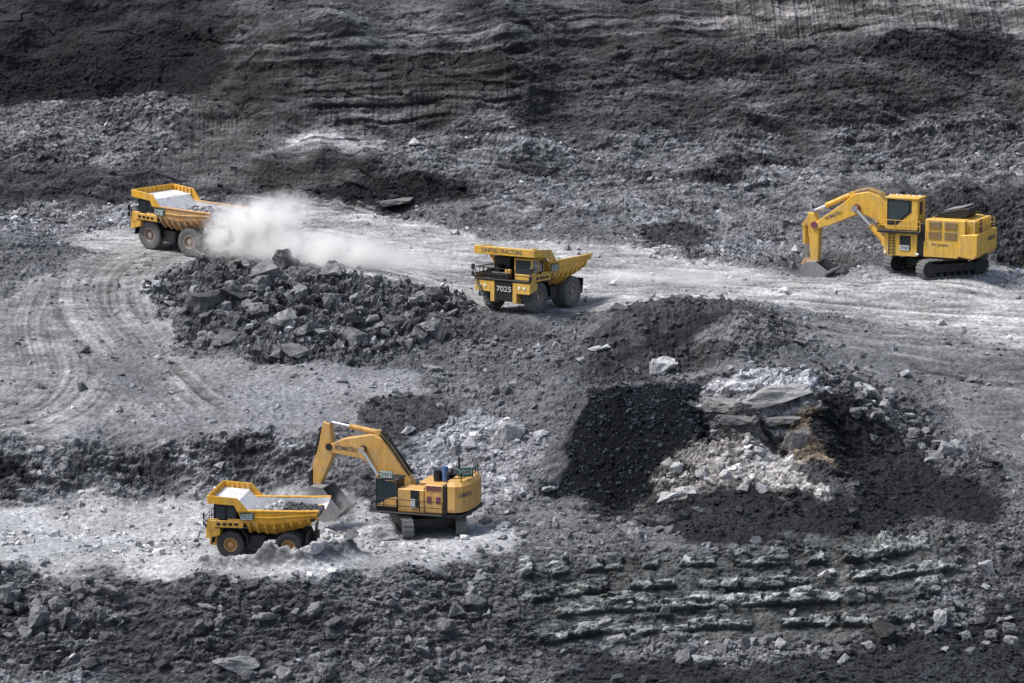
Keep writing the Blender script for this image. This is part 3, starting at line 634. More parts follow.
field(18, [(475, 500), (530, 490), (540, 540), (490, 560), (450, 545)], .4, .9, (.22, .4), 'light grey boulder behind the counterweight of the orange excavator', 'boulders behind the orange excavator')

field(26, [(268, 558), (345, 546), (352, 556), (270, 568)], .28, .6, (.3, .45), 'pale rock in the low ridge of rubble before the rear wheels of the lower truck', 'pale rocks before the lower truck', near=True)
field(14, [(540, 600), (760, 600), (900, 585), (900, 640), (560, 650)], .5, .9, (.16, .3), 'pale grey slab fallen from the beds of the layered front face', 'fallen slabs of the front face', 3)
# ------------------------------------------------------------------ paint, rubber, steel, glass
def paint(name, col, dust=.35, dcol=(.30, .27, .24), rough=.45):
    m, n, b = new_mat(name); tc = N(n, 'ShaderNodeTexCoord')
    a = N(n, 'ShaderNodeTexNoise', Scale=.9, Detail=7.0, Roughness=.7); n.links.new(tc.outputs['Object'], a.inputs['Vector'])
    f = N(n, 'ShaderNodeTexNoise', Scale=6.0, Detail=5.0, Roughness=.7); n.links.new(tc.outputs['Object'], f.inputs['Vector'])
    mp = N(n, 'ShaderNodeMapping'); mp.inputs['Scale'].default_value = (1.3, 1.3, .25); n.links.new(tc.outputs['Object'], mp.inputs[0])
    st = N(n, 'ShaderNodeTexNoise', Scale=2.0, Detail=4.0); n.links.new(mp.outputs[0], st.inputs['Vector'])
    fac = ramp(n, a.outputs['Fac'], [(.5 - dust * .35, 0.0), (.78 - dust * .2, min(1, dust * 1.5))])
    sp = N(n, 'ShaderNodeSeparateXYZ'); n.links.new(tc.outputs['Object'], sp.inputs[0])           # road dirt, thickest low down
    lo = N(n, 'ShaderNodeMapRange'); n.links.new(sp.outputs['Z'], lo.inputs[0]); lo.inputs[1].default_value = 4.4; lo.inputs[2].default_value = .8; lo.inputs[3].default_value = 0; lo.inputs[4].default_value = min(1, dust * 1.6)
    lm = N(n, 'ShaderNodeMath', operation='MULTIPLY'); n.links.new(lo.outputs[0], lm.inputs[0]); n.links.new(ramp(n, f.outputs['Fac'], [(.35, .3), (.62, 1.0)]), lm.inputs[1])
    mxx = N(n, 'ShaderNodeMath', operation='MAXIMUM'); n.links.new(fac, mxx.inputs[0]); n.links.new(lm.outputs[0], mxx.inputs[1]); fac = mxx.outputs[0]
    c = mixc(n, fac, col, dcol); c = mixc(n, .5, c, ramp(n, f.outputs['Fac'], [(.3, .62), (.65, 1.18)]), 'MULTIPLY')
    c = mixc(n, .45, c, ramp(n, st.outputs['Fac'], [(.3, .5), (.58, 1.08)]), 'MULTIPLY')
    n.links.new(c, b.inputs['Base Color']); b.inputs['Roughness'].default_value = rough
    rr = N(n, 'ShaderNodeMapRange'); n.links.new(fac, rr.inputs[0]); rr.inputs[3].default_value = rough; rr.inputs[4].default_value = .9; n.links.new(rr.outputs[0], b.inputs['Roughness'])
    return m
M_YEL = paint('yellow_paint', (.76, .39, .02), .27, (.42, .33, .22)); M_YEL2 = paint('bright_yellow_paint', (.74, .42, .035), .3, (.45, .36, .25)); M_TAN = paint('faded_orange_paint', (.62, .34, .075), .34, (.45, .34, .22)); M_DUSTY = paint('dusty_orange_paint', (.58, .28, .05), .6, (.46, .34, .24))
M_DARK = paint('dark_steel', (.012, .012, .013), .12, (.08, .08, .08), .6); M_BLACK = paint('black_paint', (.009, .009, .01), .06, (.06, .06, .06), .5)
M_TYRE = paint('tyre_rubber', (.022, .022, .023), .3, (.1, .097, .095), .85); M_TYRE_D = paint('dusty_tyre_rubber', (.05, .05, .05), .55, (.16, .156, .15), .9)
M_RIM = paint('orange_rim', (.55, .26, .05), .35, (.35, .28, .2)); M_RIM_D = paint('dusty_rim', (.34, .24, .18), .6, (.3, .25, .22), .8)
M_STEEL = paint('worn_pale_steel', (.74, .73, .72), .42, (.42, .41, .4), .55); M_TRACK = paint('track_steel', (.07, .07, .07), .55, (.22, .22, .22), .7)
M_CHROME, n_, b_ = new_mat('chrome_rod'); b_.inputs['Metallic'].default_value = 1; b_.inputs['Base Color'].default_value = (.75, .75, .77, 1); b_.inputs['Roughness'].default_value = .25
M_GLASS, n_, b_ = new_mat('cab_glass'); b_.inputs['Base Color'].default_value = (.03, .045, .05, 1); b_.inputs['Roughness'].default_value = .06; b_.inputs['Specular IOR Level'].default_value = .8
M_WHITE = paint('white_paint', (.62, .64, .63), .35); M_GREEN = paint('sign_green', (.02, .12, .08), .1); M_BLUE = paint('blue_paint', (.06, .14, .35), .2); M_INK = paint('dark_lettering', (.06, .05, .09), .1); M_LOUV = paint('louvre_tan', (.36, .22, .06), .4); M_RED = paint('maroon_paint', (.16, .03, .06), .2); M_GREY = paint('dusty_grey_steel', (.14, .14, .14), .5, (.3, .295, .29), .8)
M_LAMP, n_, b_ = new_mat('lamp_lens'); b_.inputs['Base Color'].default_value = (.8, .8, .78, 1); b_.inputs['Roughness'].default_value = .1

# ------------------------------------------------------------------ mesh builder (one mesh per part)
class MB:
    def __init__(s): s.bm = bmesh.new()
    def _new(s, t): 
        me = bpy.data.meshes.new('t'); t.to_mesh(me); t.free(); s.bm.from_mesh(me); bpy.data.meshes.remove(me); return s
    def box(s, c, d, rot=(0, 0, 0), bev=.03, taper=None, mi=0):
        t = bmesh.new(); bmesh.ops.create_cube(t, size=1)
        for v in t.verts:
            v.co = Vector((v.co.x * d[0], v.co.y * d[1], v.co.z * d[2]))
            if taper and v.co.z > 0: v.co.x *= taper[0]; v.co.y *= taper[1]
        if bev: bmesh.ops.bevel(t, geom=t.edges[:], offset=min(bev, min(d) * .3), segments=1, affect='EDGES')
        M = Matrix.Translation(c) @ Matrix.Rotation(rot[2], 4, 'Z') @ Matrix.Rotation(rot[1], 4, 'Y') @ Matrix.Rotation(rot[0], 4, 'X')
        t.transform(M)
        for f in t.faces: f.material_index = mi
        return s._new(t)
    def cyl(s, a, b, r, r2=None, seg=16, mi=0):
        a, b = Vector(a), Vector(b); L = (b - a).length; t = bmesh.new()
        bmesh.ops.create_cone(t, cap_ends=True, segments=seg, radius1=r, radius2=r if r2 is None else r2, depth=L)
        t.transform(Matrix.Translation((a + b) / 2) @ (b - a).to_track_quat('Z', 'Y').to_matrix().to_4x4())
        for f in t.faces: f.material_index = mi
        return s._new(t)
    def pipe(s, pts, r, seg=6):
        for a, b in zip(pts[:-1], pts[1:]): s.cyl(a, b, r, seg=seg)
        return s
    def prism(s, poly, y0, y1, bev=.03, mi=0, taper=1.0):
        """outline in the x-z plane, thick from y0 to y1"""
        t = bmesh.new(); A = [t.verts.new((x, y0, z)) for x, z in poly]; Bv = [t.verts.new((x, y1, z)) for x, z in poly]; n = len(poly)
        t.faces.new(A); t.faces.new(Bv[::-1])
        for i in range(n): t.faces.new((A[i], Bv[i], Bv[(i + 1) % n], A[(i + 1) % n]))
        bmesh.ops.recalc_face_normals(t, faces=t.faces)
        if bev: bmesh.ops.bevel(t, geom=t.edges[:], offset=bev, segments=1, affect='EDGES', clamp_overlap=True)
        for f in t.faces: f.material_index = mi
        return s._new(t)
    def face(s, *pts, mi=0):
        f = s.bm.faces.new([s.bm.verts.new(p) for p in pts]); f.material_index = mi; return s
    def build(s, name, mats, parent=None, loc=None, rot=None, smooth=False):
        me = bpy.data.meshes.new(name); s.bm.to_mesh(me); s.bm.free()
        for m in (mats if isinstance(mats, (list, tuple)) else [mats]): me.materials.append(m)
        if smooth: me.polygons.foreach_set('use_smooth', [True] * len(me.polygons))
        o = bpy.data.objects.new(name, me); C.objects.link(o); o.parent = parent
        if loc is not None: o.location = loc
        if rot is not None: o.rotation_euler = rot
        return o
def lettering(txt, size, loc, rot, mat, parent, width=None):
    cu = bpy.data.curves.new('lettering', 'FONT'); cu.body = txt; cu.size = size; cu.align_x = 'CENTER'; cu.align_y = 'CENTER'; cu.extrude = .006; cu.offset = .012 * size
    t = bpy.data.objects.new('t', cu); C.objects.link(t); bpy.context.view_layer.update()
    me = bpy.data.meshes.new_from_object(t.evaluated_get(bpy.context.evaluated_depsgraph_get())); bpy.data.objects.remove(t); bpy.data.curves.remove(cu)
    me.materials.clear(); me.materials.append(mat); me.name = 'lettering'
    o = bpy.data.objects.new('lettering', me); C.objects.link(o); o.parent = parent; o.location = loc; o.rotation_euler = rot
    if width: o.scale = (width / max(.01, me_width(me)), 1, 1)
    return o
def me_width(me):
    xs = [v.co.x for v in me.vertices]; return max(xs) - min(xs)
SIDE_L = (R(90), 0, R(180))      # lettering on a face that looks towards +y (left side)
FRONT = (R(90), 0, R(90)); REAR = (R(90), 0, R(-90))
def tyre_mesh(r, w, rim_r, seg=44):
    bm = bmesh.new(); prof = [(-w * .42, rim_r), (-w * .5, rim_r + (r - rim_r) * .45), (-w * .47, r * .93), (-w * .36, r), (-.04, r), (.04, r), (w * .36, r), (w * .47, r * .93), (w * .5, rim_r + (r - rim_r) * .45), (w * .42, rim_r)]
    rings = []
    for i in range(seg):
        a = 2 * math.pi * i / seg; ring = []
        for j, (y, rr) in enumerate(prof):
            lug = (i % 2 == 0) if j in (3, 4) else (i % 2 == 1) if j in (5, 6) else True
            if j in (3, 4, 5, 6) and not lug: rr = r * .955
            ring.append(bm.verts.new((rr * math.cos(a), y, rr * math.sin(a))))
        rings.append(ring)
    for i in range(seg):
        for j in range(len(prof) - 1): bm.faces.new((rings[i][j], rings[i][j + 1], rings[(i + 1) % seg][j + 1], rings[(i + 1) % seg][j]))
    bmesh.ops.recalc_face_normals(bm, faces=bm.faces)
    me = bpy.data.meshes.new('tyre'); bm.to_mesh(me); bm.free(); return me
def wheel(parent, x, y, r, w, rimr, mt, mr, dual=False):
    s = 1 if y > 0 else -1
    m = MB().cyl((0, -.3 * s, 0), (0, (w * .36) * s, 0), rimr * .42, rimr * .36, 20); hub = m.build('wheel', mr, parent, (x, y, r))
    for dy in ([0, -s * w * 1.06] if dual else [0]):
        me = tyre_mesh(r, w, rimr); me.materials.append(mt); o = bpy.data.objects.new('tyre', me); C.objects.link(o); o.parent = hub; o.location = (0, dy, 0)
    m = MB(); m.cyl((0, -w * .42 * s, 0), (0, w * .12 * s, 0), rimr * 1.0, rimr * 1.0, 32)
    bm = m.bm                                                          # raised outer flange
    for i in range(32):
        a0, a1 = 2 * math.pi * i / 32, 2 * math.pi * (i + 1) / 32
        P = lambda a, rr, yy: (rr * math.cos(a), yy * s, rr * math.sin(a))
        m.face(P(a0, rimr * 1.04, w * .42), P(a1, rimr * 1.04, w * .42), P(a1, rimr * .9, w * .42), P(a0, rimr * .9, w * .42))
        m.face(P(a0, rimr * .9, w * .42), P(a1, rimr * .9, w * .42), P(a1, rimr * .8, w * .125), P(a0, rimr * .8, w * .125))
    for i in range(14):
        a = 2 * math.pi * i / 14; m.cyl((rimr * .66 * math.cos(a), w * .1 * s, rimr * .66 * math.sin(a)), (rimr * .66 * math.cos(a), w * .17 * s, rimr * .66 * math.sin(a)), .05, seg=6)
    m.build('rim', mr, hub)
    return hub
# ------------------------------------------------------------------ haul trucks (x forward, y left)
def haul_truck(loc, rotz, scale, label, number, ypaint, bpaint, mt, mr, grille_no=None, banner=None, pitch=0, wr=1.35):
    T = empty('haul_truck', loc, (0, pitch, rotz), scale); tag(T, label, 'dump truck', 'dump trucks in the pit')
    for y in (2.02, -2.02): wheel(T, 2.5, y, wr, .82, .66 * wr / 1.35, mt, mr)
    for y in (2.3, -2.3): wheel(T, -2.45, y, wr, .74, .66 * wr / 1.35, mt, mr, True)
    m = MB()
    for y in (.55, -.55): m.box((-.2, y, 1.6), (8.6, .3, .55))
    m.box((2.5, 0, 1.35), (.5, 3.4, .5)).cyl((-2.45, -1.4, 1.35), (-2.45, 1.4, 1.35), .55).box((-.2, 0, 1.6), (.5, 1.2, .4)).box((-4.3, 0, 1.7), (.3, 1.6, .6))
    m.box((3.2, 0, 2.0), (2.0, 1.7, 1.3)).box((.6, 0, 2.1), (1.4, 1.3, .5))
    for y in (.95, -.95): m.cyl((.4, y, 1.3), (-1.2, y, 2.6), .18).cyl((2.5, y * 1.45, 1.3), (2.4, y * 1.3, 2.7), .22)
    m.build('chassis', M_DARK, T)
    MB().box((.25, 1.75, 1.45), (1.5, .95, 1.1), bev=.12).build('fuel_tank', M_DARK, T); MB().box((.25, -1.75, 1.5), (1.4, .9, 1.0), bev=.12).build('hydraulic_tank', M_DARK, T)
    # front end
    m = MB().box((4.28, .12, 1.85), (.3, 1.75, 1.65), bev=.04)
    for k in range(9): m.box((4.45, .12, 1.2 + k * .165), (.05, 1.6, .06), bev=0)
    gr = m.build('radiator_grille', M_DARK, T)
    if grille_no: lettering(grille_no, .62, (4.49, .15, 2.05), FRONT, M_WHITE, gr, 1.45)
    for y0, y1, y2, y3 in ((1.02, 1.42, 1.42, 2.72), (-1.18, -.78, -2.72, -1.18)):
        MB().prism([(3.75, .85), (4.5, .95), (4.5, 2.68), (3.75, 2.68)], y0, y1).prism([(3.3, 2.1), (4.5, 1.75), (4.5, 2.68), (3.3, 2.68)], y2, y3).build('bumper', ypaint, T)
    m = MB().box((2.75, 0, 2.76), (3.6, 5.5, .14)); m.box((4.42, 0, 2.8), (.3, 5.5, .12)); m.build('deck', M_DARK, T)
    m = MB().box((2.85, 2.7, 3.05), (3.1, .14, .62), bev=.04).box((4.1, 2.7, 2.65), (.75, .12, .35)).box((2.0, 2.66, 3.42), (1.3, .1, .14)).box((3.9, 2.67, 3.42), (1.0, .1, .1)); fp = m.build('fender_panel', ypaint, T)
    for k in range(4): MB().box((1.9 + k * .5, 2.79, 3.05), (.32, .05, .22), bev=.01).build('battery_cover', M_BLACK, fp)
    MB().box((2.85, -2.7, 2.98), (3.1, .14, .5)).build('fender_panel', ypaint, T)
    for s in (1, -1):                                                  # arch over the front wheel
        m = MB()
        for k in range(7):
            a0, a1 = R(-5 + k * 27), R(-5 + (k + 1) * 27); q = lambda a, rr: (2.5 + rr * math.cos(a), 1.4 + min(rr * math.sin(a), 1.33))
            m.prism([q(a0, 1.62), q(a1, 1.62), q(a1, 1.52), q(a0, 1.52)], s * 1.6, s * 2.62, bev=0)
        m.build('wheel_arch', M_BLACK, T)
    for y in (2.2, 1.7, -1.7, -2.2):
        MB().box((4.52, y, 2.25), (.06, .22, .2)).build('headlight', M_LAMP, T)
    # cab
    m = MB().box((2.55, 1.62, 3.08), (1.95, 1.75, .5)).box((2.5, 1.62, 4.58), (2.1, 1.85, .14))
    for x, y in ((3.45, 2.42), (3.45, .8), (1.65, 2.42), (1.65, .8), (2.5, 2.42)): m.box((x, y, 3.95), (.13, .13, 1.25), bev=.02)
    m.box((1.62, 1.62, 3.9), (.1, 1.6, 1.3)); cab = m.build('cab', M_BLACK if not grille_no else ypaint, T, (.32, 0, 0))  # cab's shadow put into its colour, except where a grille number is given
    MB().box((3.48, 1.61, 3.93), (.05, 1.5, 1.16), bev=.01).build('windscreen', M_GLASS, cab)
    MB().box((2.98, 2.44, 3.93), (.8, .05, 1.1), bev=.01).build('side_window', M_GLASS, cab); MB().box((2.07, 2.44, 3.93), (.7, .05, 1.1), bev=.01).build('side_window', M_GLASS, cab); MB().box((2.55, .78, 3.93), (1.6, .05, 1.1), bev=.01).build('side_window', M_GLASS, cab)
    m = MB().box((2.9, -.45, 3.1), (2.6, 1.9, .6), bev=.06).box((2.2, -1.2, 3.75), (1.0, 1.6, 1.5)); m.cyl((3.6, -1.9, 3.25), (2.4, -1.9, 3.25), .36).cyl((3.6, -1.2, 3.6), (2.5, -1.2, 3.6), .3); m.build('engine_hood', M_BLACK, T)
    MB().box((4.0, .25, 3.25), (.32, .5, .85)).box((4.0, -.5, 3.05), (.28, .3, .5)).build('air_intake', ypaint, T)
    m = MB()
    P = [(4.5, -2.65), (4.5, -1.9), (4.5, -1.1), (4.5, -.3), (4.5, .5)]
    for z in (3.25, 3.75): m.pipe([(x, y, z) for x, y in P], .035).pipe([(4.5, -2.65, z), (3.3, -2.65, z), (2.2, -2.65, z)], .035)
    for x, y in P + [(3.3, -2.65), (2.2, -2.65), (3.9, -2.65)]: m.cyl((x, y, 2.8), (x, y, 3.78), .04, seg=6)
    m.build('handrail', M_DARK, T)
    m = MB()
    for z in (3.25, 3.75): m.pipe([(4.5, 1.2, z), (4.5, 2.65, z), (3.8, 2.65, z)], .03)
    for x, y in ((4.5, 1.2), (4.5, 2.65), (3.8, 2.65)): m.cyl((x, y, 2.8), (x, y, 3.78), .035, seg=6)
    m.build('handrail', M_DARK, T)
    for y in (-2.85, 2.85):
        m = MB().pipe([(4.4, y * .93, 2.8), (4.6, y, 3.1), (4.6, y, 3.9)], .05).box((4.62, y, 3.75), (.1, .34, .5)).box((4.62, y, 3.15), (.1, .3, .4)); m.build('mirror', M_BLACK, T)
    m = MB()
    for y0, z0, y1, z1 in ((-1.25, .75, -2.5, 2.7),):
        for dx in (4.55, 4.9): m.pipe([(dx, y0, z0), (dx, y1, z1)], .045)
        for k in range(8):
            t = k / 7; m.box((4.72, y0 + (y1 - y0) * t, z0 + (z1 - z0) * t), (.36, .2, .04), bev=0)
    m.build('stairway', M_GREY, T)
    # dump body: outside painted, inside worn bright
    St = [((1.75, 4.2), (1.45, 3.3), (.9, 2.35)), ((-1.2, 4.2), (-1.2, 3.15), (-1.2, 2.12)), ((-3.6, 4.28), (-3.6, 3.5), (-3.6, 2.75)), ((-5.1, 4.35), (-4.95, 3.95), (-4.8, 3.4))]
    HY = (2.82, 2.76, 1.85)
    def shell(off, zoff):
        rows = []
        for i, st in enumerate(St):
            row = []
            for (x, z), y in zip(st, HY): row.append((x - (off * 1.2 if i == 0 else 0), y - off, z + (zoff if y < 2 else 0)))
            rows.append(row + [(x, -y, z) for x, y, z in row[::-1]])
        return rows
    m = MB(); o_, i_ = shell(0, 0), shell(.14, .12)
    for rows, mi, fl in ((o_, 0, False), (i_, 1, True)):
        for a, b in zip(rows[:-1], rows[1:]):
            for j in range(5):
                q = (a[j], a[j + 1], b[j + 1], b[j]); m.face(*(q[::-1] if fl else q), mi=mi)
        f = rows[0]; m.face(*(f if fl else f[::-1]), mi=mi)
    for j in range(5): m.face(o_[-1][j], o_[-1][j + 1], i_[-1][j + 1], i_[-1][j], mi=0)
    body = m.build('dump_body', [bpaint, M_STEEL], T)
    for s in (1, -1):                                                  # rim rail, knuckle rail
        m = MB().cyl((1.8, s * 2.8, 4.22), (-3.6, s * 2.8, 4.3), .11, seg=8).cyl((-3.6, s * 2.8, 4.3), (-5.1, s * 2.8, 4.37), .11, seg=8)
        m.build('rim_rail', bpaint, body)
        MB().cyl((1.45, s * 2.8, 3.72), (-1.2, s * 2.83, 3.7), .07, seg=6).cyl((-1.2, s * 2.83, 3.7), (-4.95, s * 2.83, 4.08), .07, seg=6).build('side_rail', bpaint, body)
    for s in (1, -1):
        for k in range(8):
            x = .85 - k * .72; t = k / 7
            kz = 3.3 - .15 * min(1, t * 2.2) + max(0, (-1.2 - x)) * .2; fz = 2.3 - .1 * min(1, t * 2) + max(0, (-1.2 - x)) * .27
            MB().prism([(x - .1, 0), (x + .1, 0), (x + .1, 1), (x - .1, 1)], 0, 1, bev=0).bm.free()
            r_ = MB(); A = [(2.9, kz + .12), (2.72, kz - .45 * (kz - fz)), (2.0, fz - .1), (1.85, fz + .1), (2.6, kz)]
            va = [r_.bm.verts.new((x - .11, s * y, z)) for y, z in A]; vb = [r_.bm.verts.new((x + .11, s * y, z)) for y, z in A]
            r_.bm.faces.new(va); r_.bm.faces.new(vb[::-1])
            for i in range(5): r_.bm.faces.new((va[i], vb[i], vb[(i + 1) % 5], va[(i + 1) % 5]))
            bmesh.ops.recalc_face_normals(r_.bm, faces=r_.bm.faces); r_.build('rib', bpaint, body)
    # canopy over the cab with a raised lip
    m = MB().prism([(2.1, 4.74), (1.9, 4.82), (.1, 2.95), (.2, 2.85)], -2.66, 2.66, bev=0, mi=1)
    m.prism([(1.9, 4.74), (4.2, 4.9), (4.2, 4.98), (1.9, 4.82)], -2.95, 2.95, bev=0, mi=1)
    for s in (1, -1): m.prism([(.75, 4.22), (1.75, 4.2), (2.0, 4.7), (4.22, 4.84), (4.22, 5.5), (1.75, 5.34)], s * 2.97 - .06, s * 2.97 + .06, bev=.02)
    m.box((4.24, 0, 5.17), (.12, 5.95, .68), rot=(0, R(3), 0))
    can = m.build('canopy', [ypaint, M_STEEL], body)
    for k in range(9): MB().box((4.14, -2.6 + k * .65, 5.2), (.1, .12, .5), bev=.01).build('stiffener', ypaint, can)
    for k in range(5): MB().box((2.0 + k * .45, -2.87, 5.1), (.12, .12, .46), bev=.01).build('stiffener', ypaint, can)
    if banner: lettering(banner, .46, (4.315, -.2, 5.17), (R(90), 0, R(90)), M_INK, can, 3.9)
    # fleet number on a plate at the front of the body's left side
    pl = MB().box((.95, 2.9, 3.78), (1.15, .06, .62), bev=.01).build('number_plate', M_GREEN, body)
    MB().box((.98, 2.94, 3.74), (.98, .03, .46), bev=.005).build('plate_field', M_WHITE, pl)
    lettering(number, .44, (.98, 2.965, 3.74), SIDE_L, M_GREEN, pl, .9)
    for y in (1.3, -1.3): MB().box((-3.95, y * 1.55, 1.75), (.06, 1.3, 1.3), rot=(0, R(-8), 0), bev=0).build('mudguard', M_BLACK, T)
    return T

def rock_load(T, label, seed, tint, sc, rear=1.0):
    """heap of broken rock lying in the dump body"""
    n = 46; gx_, gy_ = np.meshgrid(np.linspace(-4.7, .9, n), np.linspace(-2.6, 2.6, n)); 
    hz = 3.75 + .45 * np.exp(-((gx_ + .9) / 2.0) ** 2 - (gy_ / 1.6) ** 2) - .03 * np.clip(-gx_ - 2.2, 0, 9) ** 1.2 + .12 * fbm(gx_ * 1.1 + seed, gy_ * 1.1, 4, seed) + .10 * worley(gx_ * 2.2 + seed, gy_ * 2.2, seed)[0]
    hz = np.where(np.abs(gy_) > 2.45, hz - .3, hz); hz = np.where(gx_ < -4.2, np.maximum(hz, 3.4), hz)
    V = np.stack([gx_, gy_, hz], -1).reshape(-1, 3); id_ = np.arange(n * n).reshape(n, n); F = np.stack([id_[:-1, :-1], id_[:-1, 1:], id_[1:, 1:], id_[1:, :-1]], -1).reshape(-1, 4)
    me = mesh_np('rock_load', V, F, np.tile(np.array([[tint, tint, tint * 1.02]]), (n * n, 1)) * (.7 + .6 * rng.random((n * n, 1))) * np.where(V[:, :1] < -1.6, rear, 1)); me.materials.append(M_ROCK)
    o = bpy.data.objects.new('rock_load', me); C.objects.link(o)
    k = rng.random(260); ii = rng.integers(2, n - 3, 260); jj = rng.integers(5, n - 12, 260); P = np.stack([gx_[ii, jj], gy_[ii, jj], hz[ii, jj] + .04], -1); sz = .11 * (1 - k * .93) ** -.45
    st = stones_mesh('loose_rock', P, sz, np.tile([[tint, tint, tint]], (260, 1)) * rng.uniform(.6, 1.7, (260, 1)) * np.where(P[:, :1] < -1.6, rear, 1), M_ROCK); st.parent = o; del st['kind']
    st['kind'] = 'stuff'; o.location = T.location; o.rotation_euler = T.rotation_euler; o.scale = T.scale; o['kind'] = 'stuff'; tag(o, label, 'rock load')
T = haul_truck(SPOT_UP, R(147), 1.13, 'dump truck with dusty orange body raising a big white dust cloud on the upper road', '7021', M_YEL, M_DUSTY, M_TYRE_D, M_RIM_D, pitch=R(-3.5))
rock_load(T, 'grey rock heaped in the dusty orange truck', 3, .3, 1.1)
T = haul_truck(SPOT_MID, R(-123), 1.16, 'yellow dump truck in the middle seen from its front, with a number on its grille', '7025', M_YEL2, M_YEL2, M_TYRE_D, M_RIM_D, '7025', 'UNITED TRACTORS', pitch=R(-1.5))
rock_load(T, 'pale rock heaped in the truck with the numbered grille', 5, .42, 1.16)
T = haul_truck(SPOT_LOW, R(173), .96, 'bright yellow dump truck being loaded on the lower bench beside the orange excavator', '7022', M_YEL, M_YEL, M_TYRE, M_RIM, wr=1.2)
rock_load(T, 'grey rock with a dark rear part in the truck being loaded', 8, .3, .98, .25)
# ------------------------------------------------------------------ excavators (x forward, y left)
def crawler(parent, L, gauge, w, h, yaw):
    U = MB().box((0, 0, h * .62), (L * .55, gauge - w * .6, h * .45), bev=.1).cyl((0, 0, h * .7), (0, 0, h * 1.18), L * .2, seg=24).build('undercarriage', M_DARK, parent, None, (0, 0, yaw))
    r = h * .42
    for s in (1, -1):
        y = s * gauge / 2; a = L / 2 - r
        fr = MB().prism([(-a, h * .3), (a, h * .3), (a, h * .72), (-a, h * .72)], y - w * .3, y + w * .3).cyl((a, y - w * .36, h * .5), (a, y + w * .36, h * .5), r * .86, seg=20).cyl((-a, y - w * .36, h * .5), (-a, y + w * .36, h * .5), r * .86, seg=20)
        for k in range(7): fr.cyl((-a * .8 + k * a * .266, y - w * .4, r * .42), (-a * .8 + k * a * .266, y + w * .4, r * .42), r * .26, seg=12)
        fr.build('track_frame', M_DARK, U)
        m = MB(); per = 4 * a + 2 * math.pi * r; n = int(per / .38)
        for k in range(n):
            d = per * k / n
            if d < 2 * a: x, z, t = -a + d, h * .5 + r, 0
            elif d < 2 * a + math.pi * r: q = (d - 2 * a) / r; x, z, t = a + r * math.sin(q), h * .5 + r * math.cos(q), q
            elif d < 4 * a + math.pi * r: x, z, t = a - (d - 2 * a - math.pi * r), h * .5 - r, math.pi
            else: q = (d - 4 * a - math.pi * r) / r; x, z, t = -a - r * math.sin(q), h * .5 - r * math.cos(q), math.pi + q
            m.box((x, y, z), (per / n * .9, w, .1), rot=(0, t, 0), bev=.02); m.box((x + math.sin(t) * .07, y, z + math.cos(t) * .07), (.07, w, .08), rot=(0, t, 0), bev=0)
        m.build('track', M_TRACK, U)
    return U
def ram(parent, a, b, f, r, y, paintm):
    """cylinder from a (barrel end) to b (rod end), barrel covers fraction f"""
    A, Bq = Vector((a[0], y, a[1])), Vector((b[0], y, b[1])); M_ = A.lerp(Bq, f)
    o = MB().cyl(A, M_, r, seg=14).cyl(M_ - (Bq - A).normalized() * .12, M_, r * 1.18, seg=14).cyl((A.x, y - r * 1.3, A.z), (A.x, y + r * 1.3, A.z), r * 1.1, seg=12).build('ram', paintm, parent)
    MB().cyl(M_, Bq, r * .55, seg=12).cyl((Bq.x, y - r * 1.3, Bq.z), (Bq.x, y + r * 1.3, Bq.z), r * 1.05, seg=12).build('rod', M_CHROME, o)
    return o
def rail(m, pts, z0, z1, r=.035, posts=True):
    for z in (z0 + (z1 - z0) * .5, z1): m.pipe([(x, y, z) for x, y in pts], r)
    for a, b in zip(pts[:-1], pts[1:]):
        n = max(1, int(math.hypot(b[0] - a[0], b[1] - a[1]) / 1.1))
        for k in range(n + 1): m.cyl((a[0] + (b[0] - a[0]) * k / n, a[1] + (b[1] - a[1]) * k / n, z0), (a[0] + (b[0] - a[0]) * k / n, a[1] + (b[1] - a[1]) * k / n, z1), r * 1.2, seg=6)
def bucket(parent, prof, lip, w, mat, thick=.12):
    """prof: outer line from hinge round the back to the cutting edge"""
    m = MB(); n = len(prof)
    cx = sum(p[0] for p in prof) / n; cz = sum(p[1] for p in prof) / n
    inn = [(x + (cx - x) * thick / max(.3, math.hypot(cx - x, cz - z)), z + (cz - z) * thick / max(.3, math.hypot(cx - x, cz - z))) for x, z in prof]
    for i in range(n - 1): m.prism([prof[i], prof[i + 1], inn[i + 1], inn[i]], -w / 2, w / 2, bev=0)
    for s in (1, -1): m.prism(prof, s * w / 2 - .05, s * w / 2 + .05, bev=0)
    o = m.build('bucket', mat, parent)
    a, b = prof[-2], prof[-1]; dx, dz = b[0] - a[0], b[1] - a[1]; l = math.hypot(dx, dz); dx /= l; dz /= l
    for k in range(6):
        y = -w / 2 + .12 + k * (w - .24) / 5
        MB().cyl((b[0] - dx * .1, y, b[1] - dz * .1), (b[0] + dx * .55, y, b[1] + dz * .55), .14, .05, 6).build('tooth', M_GREY, o)
    return o

